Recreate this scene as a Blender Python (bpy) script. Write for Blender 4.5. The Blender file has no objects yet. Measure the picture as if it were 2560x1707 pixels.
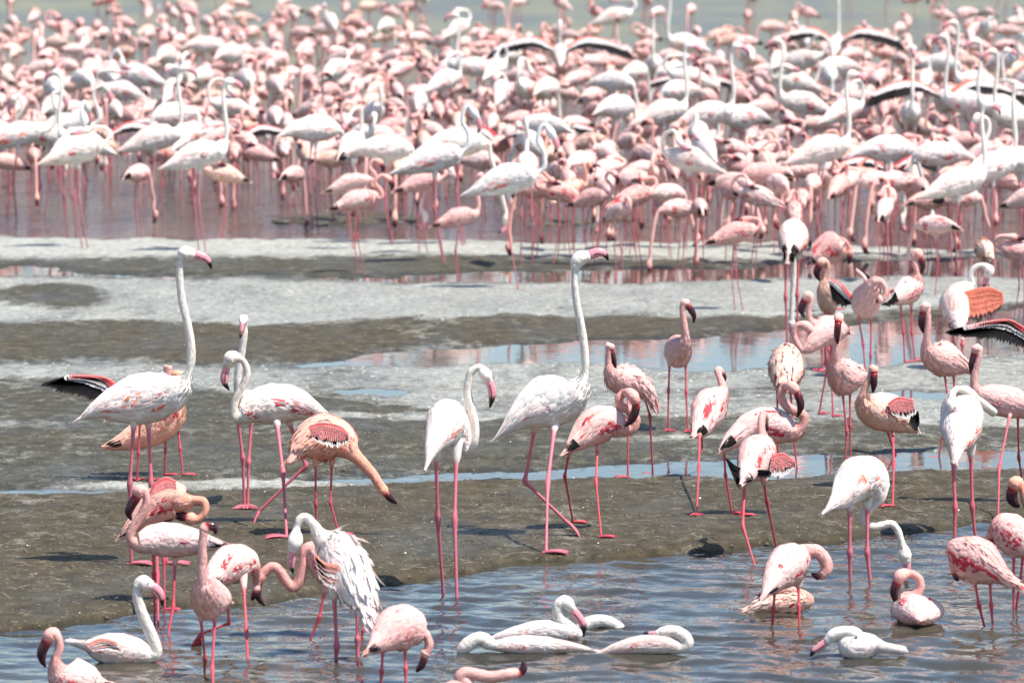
import bpy, math, random
import numpy as np

# ---------------------------------------------------------------- camera, sky, sun, exposure
sc = bpy.context.scene
COL = sc.collection
F_PX, HC = 14000.0, 3.6                      # focal length in photo pixels, camera height (m)
PITCH = math.atan((853.5 + 490.0) / F_PX)    # horizon lies 490 px above the photograph's top edge
CP, SP = math.cos(PITCH), math.sin(PITCH)
cam_d = bpy.data.cameras.new('camera')
cam = bpy.data.objects.new('camera', cam_d); COL.objects.link(cam)
cam.location = (0, 0, HC)
cam.rotation_euler = (math.pi / 2 - PITCH, 0, 0)
cam_d.sensor_width = 36.0
cam_d.lens = 36.0 * F_PX / 2560.0
cam_d.clip_start, cam_d.clip_end = 0.5, 6000.0
cam_d.dof.use_dof = True
cam_d.dof.focus_distance = 27.6
cam_d.dof.aperture_fstop = 5.2
sc.camera = cam

SUN_EL, SUN_AZ = math.radians(62), math.radians(-32)     # azimuth measured from +X towards +Y
sun_dir = (math.cos(SUN_EL) * math.cos(SUN_AZ), math.cos(SUN_EL) * math.sin(SUN_AZ), math.sin(SUN_EL))
world = bpy.data.worlds.new('World'); sc.world = world; world.use_nodes = True
wn = world.node_tree.nodes; wl = world.node_tree.links
sky = wn.new('ShaderNodeTexSky'); sky.sky_type = 'NISHITA'; sky.sun_disc = False
sky.sun_elevation = SUN_EL
sky.sun_rotation = math.pi / 2 - SUN_AZ                  # clockwise from +Y
sky.air_density, sky.dust_density, sky.ozone_density = 1.0, 0.25, 2.0
wl.new(sky.outputs['Color'], wn['Background'].inputs['Color'])
wn['Background'].inputs['Strength'].default_value = 0.12
sun_l = bpy.data.lights.new('sun', 'SUN'); sun_l.energy = 5.0; sun_l.angle = math.radians(0.53)
sun_l.color = (1.0, 0.945, 0.87)
sun = bpy.data.objects.new('sun', sun_l); COL.objects.link(sun)
sun.rotation_euler = (0, math.pi / 2 - SUN_EL, SUN_AZ)
sun.location = (20, 20, 40)
sc.view_settings.view_transform = 'Standard'
sc.view_settings.look = 'None'
sc.view_settings.exposure = 0.6
sc.view_settings.gamma = 1.0
sc.cycles.max_bounces = 6

rng = np.random.default_rng(7)
random.seed(7)

# ---------------------------------------------------------------- pixel -> place
def ray(u, v):
    a, b = (u - 1280.0) / F_PX, -(v - 853.5) / F_PX
    return a, CP + b * SP, -SP + b * CP            # x, y, z of the direction
def at_depth(u, v, Y):
    dx, dy, dz = ray(u, v); k = Y / dy
    return np.array((dx * k, Y, HC + dz * k))
def project(x, y, z):
    zz = z - HC
    fw = y * CP - zz * SP; up = y * SP + zz * CP
    return 1280.0 + F_PX * x / fw, 853.5 - F_PX * up / fw
FR = {'F': (0, 0, 1 / 1.0884), 'c1': (0, 560, 3.136), 'c2': (500, 760, 3.136), 'c3': (1000, 590, 3.136),
      'c4': (1500, 700, 3.647), 'c5': (1960, 600, 3.647), 'c6': (1700, 900, 3.647), 'd1': (60, 1150, 2.8156),
      'd2': (600, 1250, 3.43), 'd3': (1100, 1300, 3.5636), 'd4': (1800, 1100, 2.704), 'k': (1280, 580, 1.7047),
      'm': (0, 1050, 1.8375), 'e2': (640, 240, 3.267), 'e4': (1240, 240, 3.267), 'e6': (1860, 240, 3.267),
      'a6': (0, 200, 3.36), 'S': (0, 0, 1.0)}
def parse(s):
    """'c1 640,1520,10 800,1440,60,.02' -> list of (u, v, extras..); lengths in extras[0] scaled to photo pixels"""
    fr = FR['S']; out = []
    for tok in s.split():
        if tok in FR: fr = FR[tok]; continue
        p = [float(q) for q in tok.split(',')]
        out.append([fr[0] + p[0] / fr[2], fr[1] + p[1] / fr[2]] + p[2:] + [fr[2]])
    return out

# ---------------------------------------------------------------- noise
def vnoise(x, y, seed=0):
    xi = np.floor(x).astype(np.int64); yi = np.floor(y).astype(np.int64)
    xf = x - xi; yf = y - yi
    xf = xf * xf * (3 - 2 * xf); yf = yf * yf * (3 - 2 * yf)
    def h(a, b):
        n = (a * 374761393 + b * 668265263 + seed * 1442695041) & 0xffffffff
        n = ((n ^ (n >> 13)) * 1274126177) & 0xffffffff
        return ((n ^ (n >> 16)) & 0xffff) / 65535.0
    return (h(xi, yi) * (1 - xf) + h(xi + 1, yi) * xf) * (1 - yf) + (h(xi, yi + 1) * (1 - xf) + h(xi + 1, yi + 1) * xf) * yf
def fbm(x, y, oct=4, seed=0):
    s = 0; a = 0.5; t = 0
    for o in range(oct):
        s = s + a * vnoise(x * 2 ** o + 17.3 * o, y * 2 ** o - 9.1 * o, seed + o); t += a; a *= 0.5
    return s / t - 0.5

# ---------------------------------------------------------------- shoreline bands (photo rows at five columns, in 2352-wide units)
KU = np.array([0, 588, 1176, 1764, 2352]) * 1.0884
#         rows                       height  salt  brown  (value of the band ABOVE this line first)
BANDS = [([542, 542, 545, 556, 574], -.060, 0.0, .3),      # far lagoon
         ([600, 590, 592, 600, 588], .020, 1.0, .2),       # salt crust
         ([624, 634, 630, 606, 590], .018, 0.05, .15),     # dark mud
         ([636, 640, 650, 640, 640], -.010, .3, .2),       # thin puddle
         ([745, 752, 735, 735, 705], .010, .92, .2),       # pale crust
         ([838, 838, 795, 762, 715], .022, 0.05, .75),     # brown mud
         ([838, 840, 838, 846, 812], -.014, .55, .2),      # puddle
         ([872, 900, 958, 960, 985], .010, .72, .3),       # sage crust
         ([1118, 1108, 1072, 1050, 1035], .022, 0.10, .25),# dark mud
         ([1142, 1132, 1096, 1108, 1090], -.007, .42, .3), # streak of water
         ([1446, 1392, 1300, 1252, 1196], .030, 0.0, .9),  # brown bank
         ([2600, 2600, 2600, 2600, 2600], -.20, 0.0, .5)]  # near pool
PATCH = [(800, 505, 235, 15, .02, .15, .3), (1330, 508, 190, 9, .012, .3, .3), (850, 905, 95, 9, -.02, .3, .3), (180, 800, 90, 10, .02, .1, .3),
         (1500, 1010, 260, 8, .02, .55, .3), (100, 690, 170, 34, .024, .12, .2), (60, 620, 90, 12, -.012, .2, .2),
         (520, 1118, 420, 12, .016, .75, .2), (1700, 905, 240, 12, .015, .45, .2), (950, 960, 330, 10, .016, .6, .3),
         (1180, 1050, 150, 5, -.012, .3, .2), (700, 1090, 150, 5, -.008, .35, .2), (2150, 905, 150, 12, -.012, .4, .2)]
def terrain(x, y):
    u, v = project(x, y, np.zeros_like(x))
    v = v + (46 * fbm(x * .7, y * .30, 4, 3) + 22 * fbm(x * 2.4, y * .9, 4, 13)) * np.clip((v + 500) / 1900, .15, 1) + 12 * fbm(x * 9, y * 3.2, 3, 11)
    h = np.full_like(x, BANDS[0][1]); s = np.full_like(x, BANDS[0][2]); b = np.full_like(x, BANDS[0][3])
    for i in range(len(BANDS) - 1):
        line = np.interp(u, KU, np.array(BANDS[i][0]) * 1.0884)
        soft = 28.0 if i < 10 else 26.0
        w = np.clip((v - line) / soft + .5, 0, 1); w = w * w * (3 - 2 * w)
        h = h * (1 - w) + BANDS[i + 1][1] * w; s = s * (1 - w) + BANDS[i + 1][2] * w; b = b * (1 - w) + BANDS[i + 1][3] * w
    for (cu, cv, ru, rv, ph, ps, pb) in PATCH:
        d = ((u - cu * 1.0884) / (ru * 1.0884)) ** 2 + ((v - cv * 1.0884) / (rv * 1.0884)) ** 2
        w = np.clip(1.25 - d, 0, 1); w = w * w * (3 - 2 * w)
        h = h * (1 - w) + ph * w; s = s * (1 - w) + ps * w; b = b * (1 - w) + pb * w
    near = np.clip((52 - y) / 8, 0, 1)
    land = np.clip((h + .004) / .02, 0, 1)
    h = h + near * land * (.016 * fbm(x * 3.1, y * 1.7, 4, 21) + .010 * fbm(x * 14, y * 11, 3, 31))
    s = s + near * (.55 * fbm(x * 1.6, y * .5, 5, 41) + .55 * fbm(x * 5, y * 2.2, 4, 43))
    return h, s, b
def ground_z(x, y):
    h, _, _ = terrain(np.array([float(x)]), np.array([float(y)])); return float(h[0])
def ground_hit(u, v, water=True):
    """where the view ray of a photo pixel meets the land or the water surface"""
    dx, dy, dz = ray(u, v); z = 0.0
    for _ in range(3 if v > 500 else 0):
        k = (z - HC) / dz
        z = ground_z(dx * k, dy * k)
        if water: z = max(z, 0.0)
    k = (z - HC) / dz
    return np.array((dx * k, dy * k, z))

# ---------------------------------------------------------------- mesh helpers
def make_mesh(name, V, quads, tris, mats, cols=None, fmat=None, attrs=None, smooth=True, N=None):
    me = bpy.data.meshes.new(name)
    nq, nt = len(quads), len(tris)
    nv = len(V)
    me.vertices.add(nv); me.vertices.foreach_set('co', np.asarray(V, np.float32).ravel())
    loops = np.concatenate([np.asarray(quads, np.int32).ravel(), np.asarray(tris, np.int32).ravel()]) if nt else np.asarray(quads, np.int32).ravel()
    if nq == 0: loops = np.asarray(tris, np.int32).ravel()
    me.loops.add(len(loops)); me.loops.foreach_set('vertex_index', loops.astype(np.int32))
    me.polygons.add(nq + nt)
    st = np.concatenate([np.arange(nq) * 4, nq * 4 + np.arange(nt) * 3]).astype(np.int32)
    me.polygons.foreach_set('loop_start', st)
    if fmat is not None: me.polygons.foreach_set('material_index', np.asarray(fmat, np.int32))
    me.update(calc_edges=True)
    me.polygons.foreach_set('use_smooth', np.full(nq + nt, smooth, dtype=bool))
    if cols is not None:
        ca = me.color_attributes.new('Col', 'FLOAT_COLOR', 'POINT')
        c4 = np.ones((nv, 4), np.float32); c4[:, :3] = cols; ca.data.foreach_set('color', c4.ravel())
    for k, a in (attrs or {}).items():
        at = me.attributes.new(k, 'FLOAT', 'POINT'); at.data.foreach_set('value', np.asarray(a, np.float32))
    for m in mats: me.materials.append(m)
    me.validate()
    if N is not None and len(me.vertices) == len(N): me.normals_split_custom_set_from_vertices(np.asarray(N, float).tolist())
    return me
def link(name, me, parent=None):
    o = bpy.data.objects.new(name, me); COL.objects.link(o)
    if parent is not None: o.parent = parent
    return o
class MB:
    def __init__(self): self.V = []; self.C = []; self.Q = []; self.T = []; self.n = 0; self.mq = []; self.mt = []; self.N = []
    def add(self, V, C, Q=None, T=None, m=0, N=None):
        V = np.asarray(V, float)
        if N is None:
            N = np.zeros_like(V)
            for Fc in (Q, T):
                if Fc is None or not len(Fc): continue
                Fc = np.asarray(Fc); fn = np.cross(V[Fc[:, 2]] - V[Fc[:, 0]], V[Fc[:, -1]] - V[Fc[:, 1]] if Fc.shape[1] == 4 else V[Fc[:, 1]] - V[Fc[:, 0]])
                if Fc.shape[1] == 3: fn = -fn
                for c in range(Fc.shape[1]): np.add.at(N, Fc[:, c], fn)
            N = N / (np.linalg.norm(N, axis=1, keepdims=True) + 1e-12)
        self.N.append(N)
        C = np.broadcast_to(np.asarray(C, float), (len(V), 3))
        self.V.append(V); self.C.append(C)
        if Q is not None and len(Q): self.Q.append(np.asarray(Q) + self.n); self.mq += [m] * len(Q)
        if T is not None and len(T): self.T.append(np.asarray(T) + self.n); self.mt += [m] * len(T)
        self.n += len(V)
    def arrays(self):
        return (np.concatenate(self.V), np.concatenate(self.Q) if self.Q else np.zeros((0, 4), int),
                np.concatenate(self.T) if self.T else np.zeros((0, 3), int), np.concatenate(self.C), np.array(self.mq + self.mt), np.concatenate(self.N))
    def mesh(self, name, mats):
        V, Q, T, C, M, N = self.arrays()
        return make_mesh(name, V, Q, T, mats, C, M, N=N)
def merge(mbs):
    out = MB()
    for b in mbs:
        V, Q, T, C, M, N = b.arrays()
        out.V.append(V); out.C.append(C); out.N.append(N)
        if len(Q): out.Q.append(Q + out.n)
        if len(T): out.T.append(T + out.n)
        out.mq += list(M[:len(Q)]); out.mt += list(M[len(Q):]); out.n += len(V)
    return out

# ---------------------------------------------------------------- materials
def mat(name): 
    m = bpy.data.materials.new(name); m.use_nodes = True
    return m, m.node_tree.nodes, m.node_tree.links, m.node_tree.nodes['Principled BSDF']
def attr_mat(name, rough, spec, var=0.0, scale=40, bump=0.0, stretch=(1, 1, 1), transl=0.0):
    m, n, l, p = mat(name)
    a = n.new('ShaderNodeAttribute'); a.attribute_name = 'Col'
    p.inputs['Roughness'].default_value = rough; p.inputs['Specular IOR Level'].default_value = spec
    src = a.outputs['Color']
    if var or bump:
        tc = n.new('ShaderNodeTexCoord'); mp = n.new('ShaderNodeMapping'); mp.inputs['Scale'].default_value = stretch
        l.new(tc.outputs['Object'], mp.inputs['Vector'])
        nz = n.new('ShaderNodeTexNoise'); nz.inputs['Scale'].default_value = scale; nz.inputs['Detail'].default_value = 3
        l.new(mp.outputs['Vector'], nz.inputs['Vector'])
        mr = n.new('ShaderNodeMapRange'); mr.inputs['To Min'].default_value = 1 - var; mr.inputs['To Max'].default_value = 1 + var
        mr.inputs['From Min'].default_value = .25; mr.inputs['From Max'].default_value = .75
        l.new(nz.outputs['Fac'], mr.inputs['Value'])
        mx = n.new('ShaderNodeMix'); mx.data_type = 'RGBA'; mx.blend_type = 'MULTIPLY'; mx.inputs['Factor'].default_value = 1
        l.new(src, mx.inputs['A']); l.new(mr.outputs['Result'], mx.inputs['B']); src = mx.outputs['Result']
        if bump:
            bp = n.new('ShaderNodeBump'); bp.inputs['Strength'].default_value = bump; bp.inputs['Distance'].default_value = .006
            l.new(nz.outputs['Fac'], bp.inputs['Height']); l.new(bp.outputs['Normal'], p.inputs['Normal'])
    l.new(src, p.inputs['Base Color'])
    if transl:
        t = n.new('ShaderNodeBsdfTranslucent'); l.new(src, t.inputs['Color'])
        ms = n.new('ShaderNodeMixShader'); ms.inputs['Fac'].default_value = transl
        l.new(p.outputs['BSDF'], ms.inputs[1]); l.new(t.outputs['BSDF'], ms.inputs[2])
        l.new(ms.outputs['Shader'], n['Material Output'].inputs['Surface'])
    return m
M_PLUME = attr_mat('plumage', .9, .15, .10, 60, .55, (1, 1, 1))
M_FEATH = attr_mat('feather', .85, .15, .08, 90, 0, (1, 1, 1), .12)
M_OPEN = attr_mat('flight_feather', .75, .2, .08, 90, 0, (1, 1, 1), .3)
M_SKIN = attr_mat('leg_skin', .5, .35, .14, 120, .25, (1, 1, .4))
M_BILL = attr_mat('bill_horn', .28, .5, .10, 70, .1)
M_EYE = attr_mat('eye', .1, .6)

def ground_material():
    m, n, l, p = mat('lakebed_mud_and_salt')
    tc = n.new('ShaderNodeTexCoord')
    def noise(scale, detail, st, rough=.6):
        mp = n.new('ShaderNodeMapping'); mp.inputs['Scale'].default_value = st; l.new(tc.outputs['Object'], mp.inputs['Vector'])
        z = n.new('ShaderNodeTexNoise'); z.inputs['Scale'].default_value = scale; z.inputs['Detail'].default_value = detail
        z.inputs['Roughness'].default_value = rough; l.new(mp.outputs['Vector'], z.inputs['Vector']); return z.outputs['Fac']
    def ramp(src, *stops):
        r = n.new('ShaderNodeValToRGB'); e = r.color_ramp.elements
        while len(e) < len(stops): e.new(.5)
        for q, (pos, c) in zip(e, stops): q.position = pos; q.color = (*c, 1) if len(c) == 3 else c
        l.new(src, r.inputs['Fac']); return r.outputs['Color']
    def mathn(op, a, b):
        q = n.new('ShaderNodeMath'); q.operation = op
        for i, s in enumerate((a, b)):
            if isinstance(s, (int, float)): q.inputs[i].default_value = s
            else: l.new(s, q.inputs[i])
        return q.outputs[0]
    def mix(f, a, b):
        q = n.new('ShaderNodeMix'); q.data_type = 'RGBA'; l.new(f, q.inputs['Factor']); l.new(a, q.inputs['A']); l.new(b, q.inputs['B']); return q.outputs['Result']
    def attr(nm):
        a = n.new('ShaderNodeAttribute'); a.attribute_name = nm; return a.outputs['Fac']
    big = noise(1.6, 6, (1, .45, 1)); mid = noise(9, 6, (1, .6, 1), .7); fine = noise(55, 5, (1, .7, 1), .75); speck = noise(22, 4, (1, .55, 1), .6)
    grey = ramp(mid, (.3, (.040, .038, .027)), (.5, (.084, .079, .057)), (.72, (.146, .138, .104)))
    brown = ramp(mid, (.3, (.042, .031, .015)), (.5, (.086, .066, .034)), (.72, (.146, .117, .069)))
    bf = mathn('ADD', attr('brown'), mathn('MULTIPLY', mathn('SUBTRACT', big, .5), 1.1))
    cl = n.new('ShaderNodeClamp'); l.new(bf, cl.inputs['Value'])
    mud = mix(cl.outputs['Result'], grey, brown)
    fl = ramp(speck, (.60, (0, 0, 0)), (.70, (1, 1, 1)))
    straw = ramp(fine, (.3, (.22, .195, .135)), (.7, (.36, .335, .26)))
    mud = mix(mathn('MULTIPLY', fl, .55), mud, straw)
    salt = ramp(mathn('ADD', mathn('MULTIPLY', speck, .6), mathn('MULTIPLY', fine, .4)), (.34, (.235, .23, .18)), (.5, (.45, .448, .39)), (.66, (.61, .612, .565)))
    sf = mathn('ADD', attr('salt'), mathn('ADD', mathn('MULTIPLY', mathn('SUBTRACT', mid, .5), 1.3), mathn('MULTIPLY', mathn('SUBTRACT', fine, .5), .7)))
    mr = n.new('ShaderNodeMapRange'); mr.inputs['From Min'].default_value = .22; mr.inputs['From Max'].default_value = .78; l.new(sf, mr.inputs['Value'])
    surf = mix(mr.outputs['Result'], mud, salt)
    dk = n.new('ShaderNodeMix'); dk.data_type = 'RGBA'; dk.blend_type = 'MULTIPLY'; l.new(surf, dk.inputs['A']); dk.inputs['B'].default_value = (.52, .53, .56, 1)
    l.new(attr('wet'), dk.inputs['Factor']); l.new(dk.outputs['Result'], p.inputs['Base Color'])
    wet = ramp(big, (.35, (.45, .45, .45)), (.65, (.85, .85, .85))); l.new(wet, p.inputs['Roughness'])
    p.inputs['Specular IOR Level'].default_value = .3
    bp = n.new('ShaderNodeBump'); bp.inputs['Strength'].default_value = 1.0; bp.inputs['Distance'].default_value = .035
    l.new(mathn('ADD', mid, mathn('MULTIPLY', fine, .6)), bp.inputs['Height']); l.new(bp.outputs['Normal'], p.inputs['Normal'])
    return m

def water_material():
    m, n, l, p = mat('lagoon_water')
    tc = n.new('ShaderNodeTexCoord')
    def noise(scale, detail, st, rough=.5):
        mp = n.new('ShaderNodeMapping'); mp.inputs['Scale'].default_value = st; l.new(tc.outputs['Object'], mp.inputs['Vector'])
        z = n.new('ShaderNodeTexNoise'); z.inputs['Scale'].default_value = scale; z.inputs['Detail'].default_value = detail
        z.inputs['Roughness'].default_value = rough; l.new(mp.outputs['Vector'], z.inputs['Vector']); return z.outputs['Fac']
    murk = noise(.5, 4, (1, .35, 1)); r = n.new('ShaderNodeValToRGB')
    r.color_ramp.elements[0].position = .35; r.color_ramp.elements[0].color = (.032, .032, .029, 1)
    r.color_ramp.elements[1].position = .7; r.color_ramp.elements[1].color = (.080, .070, .046, 1)
    l.new(murk, r.inputs['Fac'])
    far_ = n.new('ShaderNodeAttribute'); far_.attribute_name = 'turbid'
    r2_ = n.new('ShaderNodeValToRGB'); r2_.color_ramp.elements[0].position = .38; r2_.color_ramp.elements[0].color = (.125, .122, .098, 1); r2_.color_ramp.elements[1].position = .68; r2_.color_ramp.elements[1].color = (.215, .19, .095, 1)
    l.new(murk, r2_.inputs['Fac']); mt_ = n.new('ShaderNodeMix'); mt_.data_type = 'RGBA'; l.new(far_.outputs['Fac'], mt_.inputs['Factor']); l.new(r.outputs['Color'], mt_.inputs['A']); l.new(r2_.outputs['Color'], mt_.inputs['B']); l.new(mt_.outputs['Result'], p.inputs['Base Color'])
    p.inputs['IOR'].default_value = 1.333
    a = n.new('ShaderNodeAttribute'); a.attribute_name = 'ripple'
    rg = n.new('ShaderNodeMapRange'); rg.inputs['From Min'].default_value = .2; rg.inputs['From Max'].default_value = .9; rg.inputs['To Min'].default_value = .04; rg.inputs['To Max'].default_value = .34
    l.new(a.outputs['Fac'], rg.inputs['Value']); l.new(rg.outputs['Result'], p.inputs['Roughness'])
    w1 = noise(3.2, 3, (1, .8, 1)); w2 = noise(13, 2, (1, 1.3, 1))
    ad = n.new('ShaderNodeMath'); ad.operation = 'MULTIPLY_ADD'; ad.inputs[1].default_value = .28; l.new(w2, ad.inputs[0]); l.new(w1, ad.inputs[2])
    bp = n.new('ShaderNodeBump'); bp.inputs['Distance'].default_value = .11
    l.new(a.outputs['Fac'], bp.inputs['Strength']); l.new(ad.outputs[0], bp.inputs['Height']); l.new(bp.outputs['Normal'], p.inputs['Normal'])
    return m

# ---------------------------------------------------------------- ground and water
def sheet(ys, ncol, slope, off):
    t = np.concatenate([[-4, -3, -2.2, -1.7, -1.4, -1.2, -1.08], np.linspace(-1, 1, ncol), [1.08, 1.2, 1.4, 1.7, 2.2, 3, 4]]); ncol = len(t)
    Y, Tm = np.meshgrid(ys, t, indexing='ij'); X = Tm * (slope * Y + off)
    idx = np.arange(len(ys) * ncol).reshape(len(ys), ncol)
    Q = np.stack([idx[:-1, :-1], idx[:-1, 1:], idx[1:, 1:], idx[1:, :-1]], -1).reshape(-1, 4)
    return X.ravel(), Y.ravel(), Q
ys = np.concatenate([np.arange(14, 20, .25), np.arange(20, 36, .045), np.arange(36, 56, .09), np.geomspace(56, 4000, 60)])
X, Y, Q = sheet(ys, 250, .105, .7)
H, S_, B_ = terrain(X, Y)
X2 = np.where(Y > 60, X * (1 + (Y - 60) * .02), X)
g = link('ground', make_mesh('ground', np.stack([X2, Y, H], 1), Q, np.zeros((0, 3), int), [ground_material()], attrs={'salt': S_, 'brown': B_, 'wet': np.clip(1 - (H - .002) / .014, 0, 1)}))
g['kind'] = 'structure'

def waves(x, y):
    r = np.random.default_rng(3); z = np.zeros_like(x)
    env = .55 + 1.5 * np.clip(fbm(x * .5, y * .3, 3, 77) + .3, 0, .8)
    wx = x + .25 * fbm(x * 1.1, y * .8, 3, 5); wy = y + .45 * fbm(x * .9, y * .7, 3, 6)
    for i in range(26):
        lam = .10 * 1.065 ** i
        th = r.normal(math.pi / 2 - .25, .6); k = 2 * math.pi / lam
        z += (.0040 * lam) * np.sin(k * (wx * math.cos(th) + wy * math.sin(th)) + r.uniform(0, 6.28))
    return z * env
ys = np.concatenate([np.arange(14, 21, .1), np.arange(21, 29.6, .022), np.geomspace(29.6, 4000, 150)])
X, Y, Q = sheet(ys, 290, .10, .6)
H, _, _ = terrain(X, Y)
depth = np.clip((-H - .01) / .10, 0, 1); pool = np.clip((30.2 - Y) / 1.0, 0, 1) * depth
Z = waves(X, Y) * pool
rip = np.where(Y < 30, .06 + .07 * pool, np.clip((Y - 45) / 3, 0, 1) * .42 + np.clip((Y - 55) / 30, 0, 1) * .5 + .018)
X2 = np.where(Y > 60, X * (1 + (Y - 60) * .02), X)
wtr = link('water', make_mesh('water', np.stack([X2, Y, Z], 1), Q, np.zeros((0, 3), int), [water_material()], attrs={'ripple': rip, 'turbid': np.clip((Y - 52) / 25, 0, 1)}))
wtr['kind'] = 'structure'
# ---------------------------------------------------------------- flamingo builder
def nrm(v): return v / (np.linalg.norm(v, axis=-1, keepdims=True) + 1e-12)
def catmull(P, n):
    """smooth path through the rows of P; n samples per segment"""
    P = np.asarray(P, float); m = len(P)
    E = np.vstack([2 * P[0] - P[1], P, 2 * P[-1] - P[-2]])
    out = []
    for i in range(m - 1):
        p0, p1, p2, p3 = E[i], E[i + 1], E[i + 2], E[i + 3]
        for t in np.arange(n) / n:
            out.append(.5 * ((2 * p1) + (-p0 + p2) * t + (2 * p0 - 5 * p1 + 4 * p2 - p3) * t * t + (-p0 + 3 * p1 - 3 * p2 + p3) * t ** 3))
    out.append(P[-1]); return np.array(out)
def frames(P, S0):
    T = nrm(np.gradient(P, axis=0)); S = np.zeros_like(P); s = S0 - T[0] * np.dot(S0, T[0]); s = s / np.linalg.norm(s); S[0] = s
    for i in range(1, len(P)):
        s = s - T[i] * np.dot(s, T[i]); s = s / (np.linalg.norm(s) + 1e-9); S[i] = s
    return T, S, np.cross(S, T)
def tube(mb, P, rv, rh, col, sides, S0, m=0):
    """closed tapered tube round path P; returns its frames"""
    T, S, U = frames(P, S0); n = len(P)
    a = np.linspace(0, 2 * np.pi, sides, endpoint=False)
    V = P[:, None] + rh[:, None, None] * np.sin(a)[None, :, None] * S[:, None] + rv[:, None, None] * np.cos(a)[None, :, None] * U[:, None]
    V = V.reshape(-1, 3); V = np.vstack([V, P[0] - T[0] * rv[0] * .4, P[-1] + T[-1] * rv[-1] * .5])
    C = np.repeat(np.asarray(col, float), sides, axis=0); C = np.vstack([C, C[0], C[-1]])
    i, j = np.meshgrid(np.arange(n - 1), np.arange(sides), indexing='ij'); j2 = (j + 1) % sides
    Q = np.stack([i * sides + j, i * sides + j2, (i + 1) * sides + j2, (i + 1) * sides + j], -1).reshape(-1, 4)
    j = np.arange(sides); j2 = (j + 1) % sides
    Tr = np.vstack([np.stack([np.full(sides, n * sides), j2, j], 1), np.stack([np.full(sides, n * sides + 1), (n - 1) * sides + j, (n - 1) * sides + j2], 1)])
    mb.add(V, C, Q, Tr, m)
    return T, S, U

NB = .12      # how far a feather's own tilt shows in its shading
class Torso:
    """the skin of the trunk, indexed by t (0 tail .. tmax chest) and angle th (0 back, +-pi belly)"""
    def __init__(s, P, T, S, U, rv, rh, tmax): s.P, s.T, s.S, s.U, s.rv, s.rh, s.tm = P, T, S, U, rv, rh, tmax; s.ds = np.linalg.norm(np.diff(P[:tmax + 1], axis=0), axis=1).mean()
    def at(s, t, th):
        tc = np.clip(t, 0, s.tm); i = np.minimum(tc.astype(int), s.tm - 1); f = (tc - i)[:, None]
        L = lambda A: A[i] * (1 - f) + A[i + 1] * f
        c, T, S, U = L(s.P), L(s.T), L(s.S), L(s.U); f = f[:, 0]
        rv = s.rv[i] * (1 - f) + s.rv[i + 1] * f; rh = s.rh[i] * (1 - f) + s.rh[i + 1] * f
        c = c + T * ((t - tc) * s.ds)[:, None]
        n = nrm(np.sin(th)[:, None] * S + np.cos(th)[:, None] * U)
        return c + (rh * np.sin(th))[:, None] * S + (rv * np.cos(th))[:, None] * U, n
def blades(mb, root, q1, q2, tip, wd, W, ca, cb, m=0, nn=None):
    """feathers: seven points each"""
    k = len(root); W = W[:, None]
    V = np.stack([root - wd * W * .28, root + wd * W * .28, q1 - wd * W * .5, q1 + wd * W * .5, q2 - wd * W * .40, q2 + wd * W * .40, tip], 1).reshape(-1, 3)
    C = np.stack([ca, ca, ca * .5 + cb * .5, ca * .5 + cb * .5, cb, cb, cb], 1).reshape(-1, 3)
    b = (np.arange(k) * 7)[:, None]
    Q = np.concatenate([b + np.array([[0, 1, 3, 2]]), b + np.array([[2, 3, 5, 4]])]); T = b + np.array([[4, 5, 6]])
    if nn is not None:
        fl = np.sum(np.cross(wd, q2 - root) * nn, 1) < 0
        Q = np.where(np.concatenate([fl, fl])[:, None], Q[:, ::-1], Q); T = np.where(fl[:, None], T[:, ::-1], T)
    N = np.repeat(nn, 7, axis=0) if nn is not None else None
    mb.add(V, C, Q, T, m, N)
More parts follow.
